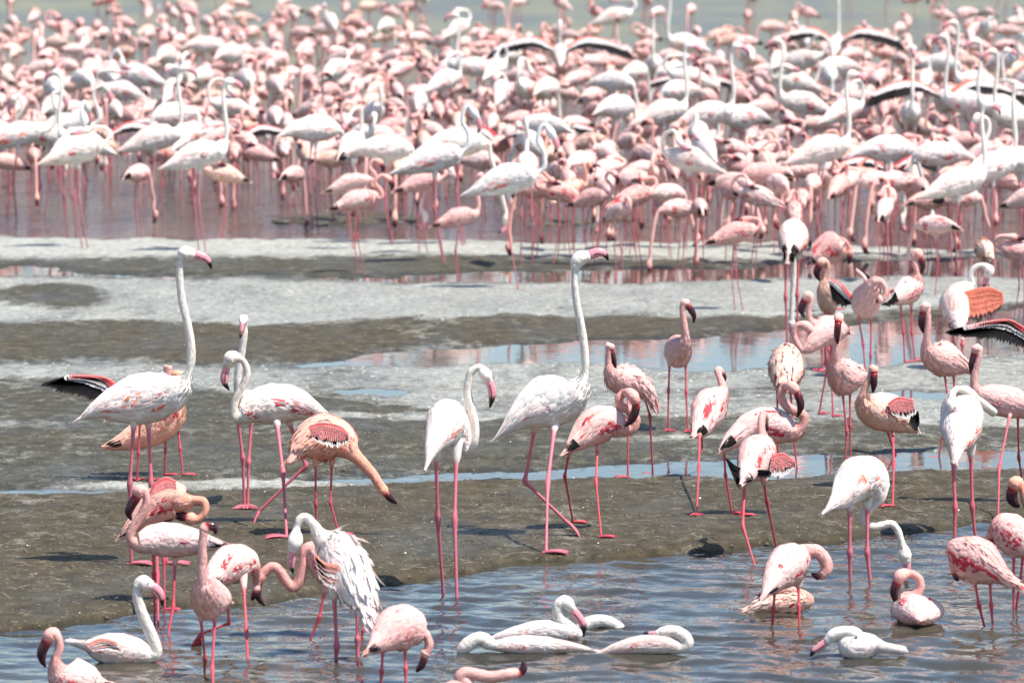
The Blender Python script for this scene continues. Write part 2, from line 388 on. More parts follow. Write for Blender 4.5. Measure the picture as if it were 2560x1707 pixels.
def plume(mb, to, t, th, L, W, l0, l1, ca, cb, dth=0.0, jit=0.0, m=0, rf=0.0, tex=1.0):
    """feathers lying along the trunk: t, th of the root, length L, width W, lift l0 at the root and l1 at the tip"""
    if rf >= .2: W = W * .8; L = L * 1.15
    k = len(t); dt = L / to.ds; dth = np.broadcast_to(np.asarray(dth, float), (k,))
    lay = rng.uniform(0, .0012 if tex == 1 else .0006, k)
    ti = np.clip(t - dt * .4, 0, to.tm).astype(int); rl = np.maximum((to.rv[ti] + to.rh[ti]) * .5, .02)
    fr = (0, 0, .42, .42, .82, .82, 1.0); ed = (-.28, .28, -.5, .5, -.40, .40, 0); V = []; N = []
    base, n0 = to.at(t, th); tipp, _ = to.at(t - dt, th + dth); d = nrm(tipp - base); wd = nrm(np.cross(n0, d))
    sgn = np.where(np.sum(np.cross(wd, d) * n0, 1) < 0, 1.0, -1.0)
    off = rng.normal(0, jit, (k, 3)) * L[:, None]
    for f, e in zip(fr, ed):
        lf = l0 + (l1 - l0) * f + lay
        if rf < .2:
            p, n = to.at(t - dt * f, th + dth * f + e * W / rl * np.sign(np.sum(wd * to.S[ti], 1) * np.cos(th) - np.sum(wd * to.U[ti], 1) * np.sin(th) + 1e-9))
            p = p + n * lf[:, None]
        else:
            p, n = to.at(t - dt * f, th + dth * f); p = p + n * lf[:, None] + wd * (W * e)[:, None] + off * f * f
        V.append(p); N.append(n + wd * (e * .5 * tex) + d * (.34 * tex * (f - .45)))
    V = np.stack(V, 1); N = np.stack(N, 1)
    if rf >= .2:
        own = nrm(np.cross(V[:, 3] - V[:, 2], V[:, 6] - V[:, 0])); own = np.where((np.sum(own * n0, 1) < 0)[:, None], -own, own)
        nb_ = min(.8, .2 + .7 * rf); N = N * (1 - nb_) + own[:, None] * nb_
    N = nrm(N + rng.normal(0, .05, (k, 1, 3)))
    C = np.stack([ca, ca, ca * .5 + cb * .5, ca * .5 + cb * .5, cb, cb, cb], 1)
    b = (np.arange(k) * 7)[:, None]
    Q = np.concatenate([b + np.array([[0, 1, 3, 2]]), b + np.array([[2, 3, 5, 4]])]); T = b + np.array([[4, 5, 6]])
    g = np.cross(V[:, 3] - V[:, 2], V[:, 6] - V[:, 0]); fl = np.sum(g * N[:, 2], 1) < 0
    Q = np.where(np.concatenate([fl, fl])[:, None], Q[:, ::-1], Q); T = np.where(fl[:, None], T[:, ::-1], T)
    mb.add(V.reshape(-1, 3), C.reshape(-1, 3), Q, T, m, N.reshape(-1, 3))

PAL = {  # body, wing, tint, accent, leg, head
 'white':  dict(body=(0.860, 0.775, 0.720), wing=(0.880, 0.810, 0.770), tint=(0.870, 0.600, 0.540), acc=(.80, .24, .17), leg=(0.520, 0.135, 0.170), neck=(0.840, 0.775, 0.700), head=(0.830, 0.740, 0.660)),
 'cream':  dict(body=(0.840, 0.750, 0.660), wing=(0.850, 0.785, 0.720), tint=(.80, .52, .47), acc=(.70, .10, .11), leg=(0.520, 0.125, 0.155), neck=(0.830, 0.745, 0.650), head=(.79, .68, .58)),
 'shade':  dict(body=(0.780, 0.730, 0.700), wing=(0.800, 0.750, 0.720), tint=(.76, .62, .60), acc=(.70, .22, .18), leg=(0.530, 0.120, 0.130), neck=(.72, .70, .69), head=(.70, .68, .66)),  # white birds standing in shade: the greying is put into the plumage colours
 'coral':  dict(body=(0.860, 0.760, 0.700), wing=(0.880, 0.780, 0.735), tint=(.82, .42, .34), acc=(.78, .17, .10), leg=(0.530, 0.115, 0.135), neck=(0.830, 0.765, 0.685), head=(.80, .70, .65)),
 'pink':   dict(body=(0.820, 0.455, 0.405), wing=(0.850, 0.560, 0.515), tint=(.82, .68, .65), acc=(.62, .055, .075), leg=(0.530, 0.065, 0.085), neck=(0.800, 0.400, 0.355), head=(0.800, 0.410, 0.355)),
 'palep':  dict(body=(0.845, 0.530, 0.475), wing=(0.875, 0.655, 0.610), tint=(0.860, 0.500, 0.460), acc=(.64, .07, .085), leg=(0.530, 0.065, 0.085), neck=(0.810, 0.440, 0.395), head=(0.780, 0.410, 0.360)),
 'rose':   dict(body=(0.830, 0.485, 0.445), wing=(0.840, 0.530, 0.490), tint=(0.800, 0.400, 0.370), acc=(.70, .27, .28), leg=(0.500, 0.075, 0.100), neck=(0.820, 0.455, 0.410), head=(0.820, 0.460, 0.410)),
 'peach':  dict(body=(0.800, 0.510, 0.390), wing=(0.860, 0.620, 0.515), tint=(0.860, 0.620, 0.530), acc=(.62, .08, .09), leg=(0.530, 0.065, 0.085), neck=(0.790, 0.430, 0.350), head=(0.790, 0.430, 0.350)),
 'orange': dict(body=(0.860, 0.430, 0.315), wing=(0.870, 0.500, 0.400), tint=(0.860, 0.520, 0.420), acc=(.62, .04, .06), leg=(0.500, 0.070, 0.100), neck=(0.840, 0.400, 0.285), head=(0.830, 0.390, 0.275)),
 'blush':  dict(body=(0.870, 0.600, 0.545), wing=(0.885, 0.675, 0.625), tint=(0.870, 0.500, 0.450), acc=(.66, .10, .11), leg=(0.520, 0.120, 0.140), neck=(0.850, 0.480, 0.420), head=(.84, .52, .46)),
 'red':    dict(body=(0.800, 0.470, 0.410), wing=(0.820, 0.500, 0.450), tint=(.80, .38, .36), acc=(.62, .05, .07), leg=(0.530, 0.065, 0.085), neck=(0.780, 0.390, 0.340), head=(0.780, 0.390, 0.330)),
}
BLACK = np.array((.012, .010, .011))

def bird_parts(kind, pal, spine, nb, bill, legs, hd, wide=.82, ruff=0.0, red=1.0, black=1.0, sides=14, nper=5, detail=1.0, droop=0.0, feet=True):
    """spine: rows (x,y,z,r) tail..head, nb of them trunk; bill: rows (x,y,z,r); legs: [hip, ankle, foot, toe_dir]; returns {part: MB}"""
    p = {k: np.array(v) for k, v in PAL[pal].items()}; G = kind == 'greater'; k0 = 1.0 if G else .68
    spine = np.asarray(spine, float)
    PR = catmull(spine, nper); P, r = PR[:, :3], np.maximum(PR[:, 3], .004) * (1 + .035 * np.sin(np.arange(len(PR)) * 1.7 + rng.uniform(0, 6)) * (rng.random(len(PR)) + .3)); nt = (nb - 1) * nper; n = len(P)
    axis = spine[min(nb - 1, nb - 2 if nb > 3 else nb - 1), :3] - spine[0, :3]; S0 = np.cross(axis, (0, 0, 1.0))
    if np.linalg.norm(S0) < .02: S0 = np.array((hd[1], -hd[0], 0.0))
    S0 = S0 / np.linalg.norm(S0)
    ratio = np.interp(np.arange(n), [0, nt * .25, nt * .8, nt, nt + nper, n], [1.0, wide, wide, (wide + 1) / 2, 1, 1])
    f = np.clip((np.arange(n) - nt * .95) / (nper * 1.2), 0, 1)[:, None]; hf = np.clip((np.arange(n) - (n - 1 - nper * 2.2)) / nper, 0, 1)[:, None]
    col = p['body'] * (1 - f) + p['neck'] * f; col = col * (1 - hf) + p['head'] * hf
    if not G:
        ff = np.clip((np.arange(n) - (n - 1 - nper * .45)) / (nper * .4), 0, 1)[:, None]; col = col * (1 - ff) + np.array((.42, .035, .04)) * ff
    col = col * (1 + rng.normal(0, .015, (n, 1)))
    out = {}
    mb = MB(); T, S, U = tube(mb, P, r, r * ratio, col, sides if detail < .8 else 24, S0, 0)
    to = Torso(P, T, S, U, r, r * ratio, nt)
    # small contour feathers all over the trunk and up the neck's root
    k = int(330 * detail * (1 + 1.6 * ruff)); t = rng.uniform(nt * .08, nt * 1.0, k); th = rng.uniform(-np.pi, np.pi, k)
    cc = p['body'] * (1 + rng.normal(0, .05, (k, 1))); cc = np.where(rng.random((k, 1)) < .2, cc * .6 + p['tint'] * .4, cc)
    L = rng.uniform(.03, .06, k) * k0 * (1 + .7 * ruff)
    plume(mb, to, t, th, L, L * (.42 - .2 * min(1, ruff)), .0004, .0008 + .010 * ruff * rng.random(k), cc * .99, np.minimum(cc * 1.03, .88), jit=.08 + .35 * ruff, m=1, rf=ruff)
    if detail >= .8:
        tk = Torso(P, T, S, U, r, r * ratio, n - 1 - int(nper * 1.5)); k = int(26 * (tk.tm - nt)); t = rng.uniform(nt * .9, tk.tm, k); th = rng.uniform(-np.pi, np.pi, k)
        cc = p['neck'] * (1 + rng.normal(0, .05, (k, 1))); L = rng.uniform(.016, .030, k); plume(mb, tk, t, th, L, L * .4, .0002, .0005, cc * .99, np.minimum(cc * 1.02, .9), m=1, tex=.5)
    # legs grow out of the trunk
    skin = p['leg'] if detail >= .8 else p['leg'] * .8 + .06
    for lg in legs:
        hip, ank, foot, tdir = [np.asarray(q, float) for q in lg]
        a1, a2 = hip + (ank - hip) * .30, hip + (ank - hip) * .5
        rr = k0 * np.array([.034, .021, .0100, .0088, .0155, .0088, .0076, .0085]) * (1 if detail >= .8 else .8)
        pts = np.array([hip, a1 - (ank - hip) * .06, a2 * .4 + a1 * .6, a2 + (ank - a2) * .72, ank, ank + (foot - ank) * .16, ank + (foot - ank) * .6, foot])
        PP = catmull(np.column_stack([pts, rr]), 3 if detail >= .8 else 2)
        q = np.linspace(0, 7, len(PP)); w = np.clip((q - 1.1) / .7, 0, 1)[:, None]; dk = np.exp(-((q - 4) / .5) ** 2)[:, None]
        lc = p['body'] * .9 * (1 - w) + (skin * (1 + .25 * (1 - np.clip((q[:, None] - 2) / 4, 0, 1))) * (1 - dk * .12)) * w
        s0 = np.cross(foot - hip, (0.3, 1, .1)); tube(mb, PP[:, :3], PP[:, 3], PP[:, 3], lc, 8 if detail >= .8 else 5, s0 / np.linalg.norm(s0), 2)
        if feet:
            td = tdir / (np.linalg.norm(tdir) + 1e-9); up = np.array((0, 0, 1.0))
            sd = np.cross(up, td)
            if np.linalg.norm(sd) < .3: sd = np.array((0, 1.0, 0))
            sd = sd / np.linalg.norm(sd); hgt = np.cross(td, sd)
            tips = [foot + (td * .105 + sd * o) * k0 for o in (-.055, 0, .055)]
            for tp in tips:
                path = np.linspace(foot, tp, 4); path[1:3] += hgt * .006 * k0
                tube(mb, path, np.array([.010, .007, .006, .003]) * k0, np.array([.010, .008, .007, .004]) * k0, np.tile(skin, (4, 1)), 6, sd, 2)
            c = foot; e = hgt * .002
            mid = lambda a, b: (a + b) / 2 * .86 + c * .14
            Vw = np.array([c + hgt * .006 * k0, tips[0] + e, mid(tips[0], tips[1]) + e, tips[1] + e, mid(tips[1], tips[2]) + e, tips[2] + e])
            mb.add(Vw, skin * .85, None, [[0, 1, 2], [0, 2, 3], [0, 3, 4], [0, 4, 5]], 2)
            bk = foot - td * .022 * k0; tube(mb, np.linspace(foot, bk, 2), np.array([.008, .003]) * k0, np.array([.008, .003]) * k0, np.tile(skin, (2, 1)), 5, sd, 2)
    out['body'] = mb
    # bill, bent in the middle
    if bill is not None and len(bill) > 1:
        bb = MB(); BP = catmull(np.asarray(bill, float), nper); q = np.linspace(0, 1, len(BP))
        if G:
            pk = np.array((.70, .25, .29)) * (1 - .15 * q[:, None]) + .05; w = np.clip((q - .62) / .08, 0, 1)[:, None]; bc = pk * (1 - w) + BLACK * w
        else:
            w = np.clip((q - .05) / .10, 0, 1)[:, None]; bc = np.array((.26, .018, .026)) * (1 - w) + np.array((.046, .008, .018)) * w
            w = np.clip((q - .8) / .1, 0, 1)[:, None]; bc = bc * (1 - w) + BLACK * w
        sb = np.cross(BP[-1, :3] - BP[0, :3], BP[len(BP) // 2, :3] - BP[0, :3])
        if np.linalg.norm(sb) < 1e-6: sb = S[-1]
        rr = np.maximum(BP[:, 3], .002)
        tube(bb, BP[:, :3], rr, rr * .78, bc, max(8, sides - 4), nrm(sb), 0)
        # dark gape line along each side
        if detail >= .8:
            TT, SS, UU = frames(BP[:, :3], nrm(sb)); lo = 2; hi = len(BP) - 3
            for sg in (-1, 1):
                ctr = BP[lo:hi, :3] + SS[lo:hi] * (rr[lo:hi] * .78 * .93 * sg)[:, None] - UU[lo:hi] * (rr[lo:hi] * .22)[:, None]
                tube(bb, ctr, rr[lo:hi] * .10, rr[lo:hi] * .16, np.tile(BLACK, (hi - lo, 1)), 5, SS[lo], 0)
        out['bill'] = bb
        if detail >= .8:
            hc = spine[-2, :3] * .35 + spine[-1, :3] * .65; rh_ = spine[-2, 3]
            fw = nrm(np.asarray(bill[0][:3]) - spine[-2, :3]); sv = nrm(sb); up = np.cross(sv, fw)
            if np.dot(up, (0, 0, 1)) < 0: up = -up
            hc = spine[-2, :3] + fw * rh_ * .55 + up * rh_ * .25
            for sg in (-1, 1):
                e = MB(); c = hc + sv * sg * rh_ * .70
                for rad, cl_, o in ((.20, (.62, .34, .10) if G else (.45, .05, .03), 0), (.13, (.008, .006, .006), .10)):
                    path = np.linspace(c - sv * sg * rad * rh_, c + sv * sg * (o * rh_ + rad * rh_ * .55), 4)
                    tube(e, path, rh_ * rad * np.array([.7, 1, .9, .3]), rh_ * rad * np.array([.7, 1, .9, .3]), np.tile(cl_, (4, 1)), 8, up)
                out['eye' + str(sg)] = e
    # folded wings: rows of coverts, the longer scapulars behind, black flight feathers under them
    ph = rng.uniform(0, 6.28, 4)
    for sg, nm in ((1, 'wing'), (-1, 'wing2')):
        w = MB()
        rows = (14 + int(16 * ruff)) if detail >= .8 else 7
        for ri in range(rows):
            f = ri / (rows - 1); t0 = nt * (.99 - .74 * f)
            k = int((20 * (1 + 2.2 * ruff) if detail >= .8 else 8)); th = np.linspace(.06, 2.0 - .5 * f, k) + rng.normal(0, .05, k)
            t = t0 + rng.normal(0, nt * .02, k) - nt * .05 * np.sin(th)
            L = (.060 + .060 * f) * k0 * rng.uniform(.85, 1.2, k) * (1 + .3 * ruff)
            base = p['wing'] * (1 + rng.normal(0, .022, (k, 1)))
            mixp = np.clip(.12 + .5 * np.sin(th * 1.7 + f * 3.1 + ph[0]) * np.sin(f * 4.3 + ph[1]), 0, .6)[:, None] * rng.uniform(.6, 1.1, (k, 1)); cc = base * (1 - mixp) + p['tint'] * mixp
            edge = np.clip((th - (1.25 - .3 * f)) / .4, 0, 1)
            if G: pr = edge * (.20 + .75 * np.exp(-((f - .62) / .22) ** 2)) * .60
            else: pr = edge * (.12 + .8 * np.exp(-((f - .2) / .2) ** 2)) + .85 * (np.sin(th * 4.2 + ph[2] + f) * np.sin(f * 6.5 + ph[3]) > .62) * (th > .35) * (f > .25)
            isr = (rng.random(k) < pr * red * (1 if detail >= .8 else .55))[:, None]
            tipc = np.where(isr, p['acc'] * rng.uniform(.75, 1.25, (k, 1)), cc); rootc = np.where(isr, p['acc'] * .8 + .1 * cc, cc * .96)
            if not G: tipc = np.where(isr & (rng.random((k, 1)) < .45), cc, tipc)
            plume(w, to, t, th * sg, L, L * (.34 - .17 * min(1, ruff) if detail >= .8 else .62), .0007, .0012 + .0008 * f + ruff * .008 * rng.random(k), rootc, np.minimum(tipc, .9), dth=sg * (.10 + droop * .6), jit=.05 + .13 * ruff, m=0, rf=ruff if f > .62 else 0.0)
        k = 9 if detail >= .8 else 5; th = np.linspace(.15, 1.25, k); t = np.full(k, nt * .30) + rng.normal(0, nt * .02, k)
        cc = p['wing'] * .7 + p['tint'] * .3; cc = cc * (1 + rng.normal(0, .04, (k, 1)))
        L = ((.17 if wide < .95 else .10) * k0) * rng.uniform(.85, 1.1, k)
        plume(w, to, t, th * sg, L, L * .2, .002, .0025 + ruff * .02, cc, np.minimum(cc * 1.04, .9), dth=-.12 * sg, jit=.05 + .2 * ruff)
        k = int((9 if detail >= .8 else 5) * (black if not G or black > 1 else 0))
        if k:
            th = np.linspace(.95, 1.75, k); t = np.full(k, nt * .20); L = np.linspace(.125, .08, k) * k0 * (1 + .35 * droop)
            cb = np.tile(BLACK, (k, 1)) * rng.uniform(.8, 1.6, (k, 1))
            plume(w, to, t, th * sg, L, L * .24, .0022, .0045 + droop * .05, cb, cb, dth=-.1 * sg + droop * .7 * sg, jit=.03)
        out[nm] = w
    tl = MB(); k = 9; th = np.linspace(-1.3, 1.3, k); t = np.full(k, nt * .16); L = (.12 if wide < .95 else .05) * k0 * rng.uniform(.8, 1.15, k)
    cc = (p['body'] * .6 + p['tint'] * .4) * (1 + rng.normal(0, .04, (k, 1)))
    plume(tl, to, t, th, L, L * .28, .001, .004, cc, np.minimum(cc * 1.03, .9), jit=.10 + .2 * ruff)
    out['tail'] = tl
    return out

def spread_wing(bone, trail, G=False, style=None, nf=26):
    """an opened wing: flight feathers from the arm line to the trailing edge, coverts over them"""
    mb = MB(); b = catmull(bone, 12); t = catmull(trail, 12)
    s = np.linspace(0, 1, nf)
    def on(A, s): x = s * (len(A) - 1); i = np.minimum(x.astype(int), len(A) - 2); f = (x - i)[:, None]; return A[i] * (1 - f) + A[i + 1] * f
    B, Tr = on(b, s), on(t, s); d = Tr - B; ln = np.linalg.norm(d, axis=1)
    along = nrm(np.gradient(B * .5 + Tr * .5, axis=0)); nn = nrm(np.cross(d, along)); nn = np.where((nn[:, 1] > 0)[:, None], -nn, nn)
    wd = nrm(along - nrm(d) * np.sum(along * nrm(d), 1, keepdims=True)); sp = np.linalg.norm(np.gradient(B * .4 + Tr * .6, axis=0), axis=1)
    red = np.array((.70, .07, .08)) if not G else np.array((.80, .20, .12)); pk = np.array((.80, .58, .55)); wh = np.array((.83, .76, .74))
    z1 = np.ones(nf); layers = [(z1, 0, BLACK, BLACK * 1.2, 1.35), (.62 - .36 * s, 1, pk, wh, 1.6), (.46 - .34 * s, 2, pk, wh, 1.6), (np.clip(.36 - .62 * s, .03, 1), 3, red, red * .9 + .05, 1.7)]
    if style == 'scaled': layers = [(z1, 1, wh, wh, 1.5)] + [(z1 * q * rng.uniform(.86, 1.12, nf), 1 + .5 * j, red * rng.uniform(.85, 1.1), red * .55 + pk * .45, .95) for j, q in enumerate((.84, .74, .64, .54, .44, .34, .25, .16))]
    if style == 'black': layers = [(z1, 0, BLACK, BLACK * 2, 1.3)]
    if style == 'orange': layers = [(z1, 0, BLACK, BLACK * 2, 1.4)] + [(z1 * q, 1 + j, red, red * .8 + np.array((.85, .45, .35)) * .2, 1.4) for j, q in enumerate((.86, .66, .46, .26))]
    if style == 'coral': layers = [(z1 * q, 1 + j, red * .75 + pk * .25, pk * .6 + red * .4 if j % 2 else wh, 1.3) for j, q in enumerate((1.0, .75, .5, .28))]
    for ly, (fr, z, c0, c1, wf) in enumerate(layers):
        for side in ((1, -1) if ly else (1,)):
            off = nn * ((.0016 if style else .004) * z * side)
            L = (fr * rng.uniform(.9, 1.04, nf))[:, None]
            cc0 = np.tile(c0, (nf, 1)) * (1 + rng.normal(0, .06, (nf, 1))); cc1 = np.tile(c1, (nf, 1)) * (1 + rng.normal(0, .08, (nf, 1)))
            wv = sp * wf
            blades(mb, B + off, B + d * L * .42 + off, B + d * L * .86 + off, B + d * L + off, wd, wv, cc0, np.minimum(cc1, .9), 0, nrm(nn * side + np.array((0, 0, .55)) + rng.normal(0, .08, nn.shape)))
    tube(mb, b, np.full(len(b), .006), np.full(len(b), .006), np.tile(BLACK if style == 'black' else red * .6 + pk * .4, (len(b), 1)), 6, nn[0], 0)
    return mb

MATS = {'body': [M_PLUME, M_FEATH, M_SKIN], 'bill': [M_BILL], 'eye': [M_EYE], 'wing': [M_FEATH], 'wing2': [M_FEATH], 'tail': [M_FEATH], 'spread': [M_OPEN]}
def emit(name, parts, origin, label, group=None):
    e = bpy.data.objects.new(name, None); COL.objects.link(e); e.location = origin; e.empty_display_size = .1
    e['label'] = label; e['category'] = 'flamingo'
    if group: e['group'] = group
    names = {'wing2': 'wing', 'spread': 'open_wing', 'spread2': 'open_wing'}
    for k, mb in parts.items():
        kk = 'spread' if k.startswith('spread') else 'eye' if k.startswith('eye') else k; nm = names.get(k, kk) if kk != 'spread' else 'open_wing'
        mb.V = [v - np.asarray(origin) for v in mb.V]
        link(nm, mb.mesh(nm, MATS[kk]), e)
    return e

def hero(kind, pal, label, body, neck, head, bill, legs=(), ref=None, water=False, wings=(), toe=None, nr=None, swim=False, **kw):
    G = kind == 'greater'
    L = [parse(q) for q in legs]
    rv = ref if ref else [(q[-1][0], q[-1][1]) for q in L]
    if isinstance(rv, tuple): rv = [rv]
    hits = [ground_hit(*q) for q in rv]; Y0 = float(np.mean([h[1] for h in hits])); pxm = F_PX / math.hypot(Y0, HC)
    dy = [0.0]
    def pts(tokens, has_r):
        out = []
        for q in tokens:
            ex = q[2:-1]; fs = q[-1]
            if has_r: r = ex[0] / fs / pxm; ex = ex[1:]
            else: r = None
            if ex: dy[0] = ex[0]
            out.append((at_depth(q[0], q[1], Y0 + dy[0]), r))
        return out
    bd = pts(parse(body), True); nk = pts(parse(neck), False); hd_ = pts(parse(head), True); bl = pts(parse(bill), True) if bill else []
    rn = nr or ((.0205, .0160) if G else (.0200, .0165))
    sp = [(*p, r) for p, r in bd]
    m = len(nk)
    for i, (p, _) in enumerate(nk): sp.append((*p, rn[0] + (rn[1] - rn[0]) * i / max(1, m - 1)))
    for p, r in hd_: sp.append((*p, r))
    if bl: sp.append((*(bl[0][0]), bl[0][1] * .96))
    hv = bd[-1][0] - bd[0][0]; hv = np.array((hv[0], hv[1], 0)); hv = hv / (np.linalg.norm(hv) + 1e-9)
    if toe is not None: tv = np.array((math.cos(math.radians(toe)), math.sin(math.radians(toe)), 0))
    else: tv = hv
    lg = []
    for i, q in enumerate(L):
        o = (-.035, .035)[i % 2] * (1 if G else .7); a = q[0][2] if len(q[0]) > 3 else o
        hip = at_depth(q[0][0], q[0][1], Y0 + a); foot = ground_hit(q[2][0], q[2][1])
        raised = len(q[2]) > 3
        if raised: foot = at_depth(q[2][0], q[2][1], Y0 + q[2][2])
        ank = at_depth(q[1][0], q[1][1], (Y0 + a + foot[1]) / 2 if not raised else Y0 + q[2][2])
        hip = hip + (hip - ank) * .22
        td = tv
        if raised: td = np.array((q[2][3] if len(q[2]) > 4 else tv[0] * .4, tv[1] * .3, -1.0))
        elif ground_z(foot[0], foot[1]) < -.004:
            d = foot - ank; foot = foot + d / abs(d[2]) * min(.16, -ground_z(foot[0], foot[1]))
        else: foot = foot + np.array((0, 0, .005))
        lg.append((hip, ank, foot, td))
    parts = bird_parts(kind, pal, sp, len(bd), [(*p, r) for p, r in bl] if bl else None, lg, hv, **kw)
    for i, w in enumerate(wings):
        dy[0] = w[2] if len(w) > 2 else 0.0
        bo = np.array([p for p, _ in pts(parse(w[0]), False)]); tr = np.array([p for p, _ in pts(parse(w[1]), False)])
        parts['spread' + str(i)] = spread_wing(bo, tr, G, nf=w[3] if len(w) > 3 else 26, style=w[4] if len(w) > 4 else None)
    org = np.mean(hits, axis=0)
    return emit(kind + '_flamingo', parts, org, label)
# ---------------------------------------------------------------- the birds one can pick out, near pool and mud bank
G_, L_ = 'greater', 'lesser'
hero(G_, 'white', 'tallest white flamingo with upright neck, a black open wing spread behind its tail',
     'c1 640,1520,8 800,1440,90 1050,1383,196 1280,1335,178 1410,1275,118', 'c1 1478,1170 1500,1050 1492,900 1465,760 1432,620 1412,470 1408,350 1414,285',
     'c1 1448,232,56', 'c1 1528,238,38 1598,262,34 1640,302,22 1655,352,6',
     ['F 308,960 d1 745,170 755,735', 'F 340,960 d1 895,170 1010,735'], toe=0, red=.22, black=.5)
hero(L_, 'orange', 'orange breasted flamingo standing behind the tall white one, bill beside its chest',
     'F 240,1028,6 290,1012,22 345,985,42 385,950,44 398,915,28', 'F 406,890 402,868 395,858', 'c1 1440,1200,40', 'c1 1465,1260,22 1468,1330,26 1442,1390,8',
     ['F 380,985 380,1030 378,1092', 'F 408,975 414,1030 420,1092'], toe=0)
hero(L_, 'pink', 'flamingo half hidden behind a tall white one, opening a wing of black flight feathers',
     'F 255,960,6 285,940,30 330,925,40 362,912,30', 'F 378,895 384,870', 'c1 1315,1112,36', 'c1 1312,1150,20 1308,1175,20 1306,1190,8',
     ['F 322,950 318,1040 315,1105', 'F 335,950 345,1040 350,1105'],
     wings=[('c1 930,1280 850,1215 720,1190 560,1192', 'c1 820,1400 740,1402 560,1350 318,1268', .03, 26)], toe=90)
hero(G_, 'white', 'white flamingo standing front on with upright neck behind an arched neck bird',
     'c2 460,800,20,.3 430,790,80,.2 380,780,105,.05 335,760,88,-.04 312,700,50,-.07', 'c2 296,620,-.08 300,540 318,440 335,330 348,230 346,170', 'c2 340,118,38,-.10',
     'c2 333,150,25,-.14 325,205,24,-.15 318,240,14 314,268,5', ['c2 295,890 335,1205 348,1590', 'c2 405,890 380,1240 375,1590'], toe=-90, red=.3)
hero(G_, 'cream', 'cream flamingo with its neck arched in an S and one leg swung back',
     'c2 1010,895,14 880,830,78 720,782,142 550,785,156 430,815,128 340,870,72', 'c2 275,885 268,800 292,720 335,640 367,560 362,490 325,435',
     'c2 248,420,58', 'c2 208,490,30 192,570,33 196,625,24 230,672,6',
     ['c2 600,900 650,1310 d2 400,322', 'c2 690,900 830,1265 d2 165,95,.05,-.35'], toe=180, red=.9)
hero(L_, 'orange', 'ruffled orange flamingo with neck stretched straight down towards the mud',
     'c2 740,1200,20,-.06 820,1110,120,-.03 960,1050,190,0 1100,1080,150 1190,1165,66', 'c2 1280,1250 1355,1335 1405,1410', 'c2 1432,1452,42', 'c2 1462,1490,28 1500,1530,26 1542,1562,8',
     ['c2 905,1230 d2 650,35 660,300', 'c2 1035,1220 d2 775,25 850,300'], toe=0, ruff=.3, red=.2, nr=(.028, .022), wings=[('c2 860,960 960,935 1090,960 1160,1020', 'c2 900,1070 1000,1120 1090,1125 1165,1080', -.16, 22, 'scaled')])
hero(G_, 'white', 'white flamingo seen from behind at the shore, coral tail tip, head hooked downwards',
     'c2 1785,1240,10,-.16 1830,1110,78,-.10 1905,975,160,0 1945,930,182,.06 2035,1040,120,.14 2100,1150,42,.16', 'c2 2148,1080,.14 2155,960 2130,830 2098,700 2110,590 c3 560,1062 620,1030',
     'c3 668,1085,50,.12', 'c3 700,1132,30 718,1195,34 722,1260,28 704,1348,6',
     ['c2 1850,1150 d2 1695,150 1742,785', 'c2 2010,1170 d2 1840,165 1860,845'], toe=60, red=.8)
hero(G_, 'white', 'tall white flamingo striding over the bank with upright neck and bill tipped up',
     'c3 785,1555,8 950,1410,112 1130,1310,206 1290,1265,182 1395,1200,118', 'c3 1448,1080 1452,960 1438,810 1415,670 1388,540 1372,410 1370,290',
     'c3 1398,188,58', 'c3 1485,150,40 1560,128,36 1610,150,24 1632,192,6',
     ['F 1275,970 1258,1110 d3 945,295', 'F 1230,970 1206,1105 d3 1120,5,.06,.9'], toe=0, red=.2, black=.5)
hero(G_, 'white', 'shaggy white flamingo standing in the pool, ruffled feathers over a coral wing',
     'd2 1095,985,20,-.16 1030,820,140,-.10 910,580,225,0 790,410,180,.08 690,310,82,.10', 'd2 630,210,.10 570,150 515,165 485,250', 'd2 475,345,66,.06', 'd2 450,440,38 440,530,34 445,580,22 456,628,7',
     ['d2 805,780 830,1250 822,1375', 'd2 1005,900 1010,1190 1008,1365'], toe=100, ruff=.45, red=.6, wings=[('d2 640,470 720,540 830,560', 'd2 690,690 790,770 930,820', -.10, 20, 'coral')])
hero(L_, 'pink', 'pink flamingo behind the shaggy white one, neck dipping and rising like a hook',
     'd2 980,800,15 900,720,90 780,620,130 680,520,110 610,420,70', 'd2 560,440 545,560 510,690 455,745 400,700 350,620 295,570 235,590', 'd2 178,660,48', 'd2 155,715,36 145,780,36 165,845,28 212,905,8',
     ['d2 730,760 680,1000 607,1178', 'd2 1020,900 1055,1110 1046,1165'], nr=(.024, .020))
hero(L_, 'palep', 'pink flamingo with looped neck standing in the pool edge before a red winged preening one',
     'd1 1440,602,8 1300,585,55 1150,570,106 1000,560,122 890,565,104 812,592,62', 'd1 752,555 755,500 790,435 830,375 862,300 855,235', 'd1 818,215,48', 'd1 790,260,34 752,320,36 738,375,26 756,422,7',
     ['d1 910,630 915,800 920,1178', 'd1 1065,690 1050,1030 1015,1222'], red=.12, black=.3)
hero(L_, 'orange', 'preening flamingo with a bright red scaly wing and its bill pushed under it',
     'd1 680,545,12,-.05 790,440,62 930,335,128 1050,270,128 1130,290,72', 'd1 1200,280 1262,290 1275,350 1235,410', 'd1 1175,410,46', 'd1 1135,400,34 1085,385,34 1040,362,10',
     ['d1 930,420 940,800 945,1170', 'd1 990,420 985,700 990,1000'], ref=[(395, 1500)], red=1.0, ruff=.1, wings=[('d1 890,230 930,160 1000,125 1065,150', 'd1 880,390 950,412 1030,385 1080,300', -.10, 26, 'scaled'), ('d1 900,400 960,410 1030,390', 'd1 895,450 960,450 1035,425', -.09, 10, 'black')])
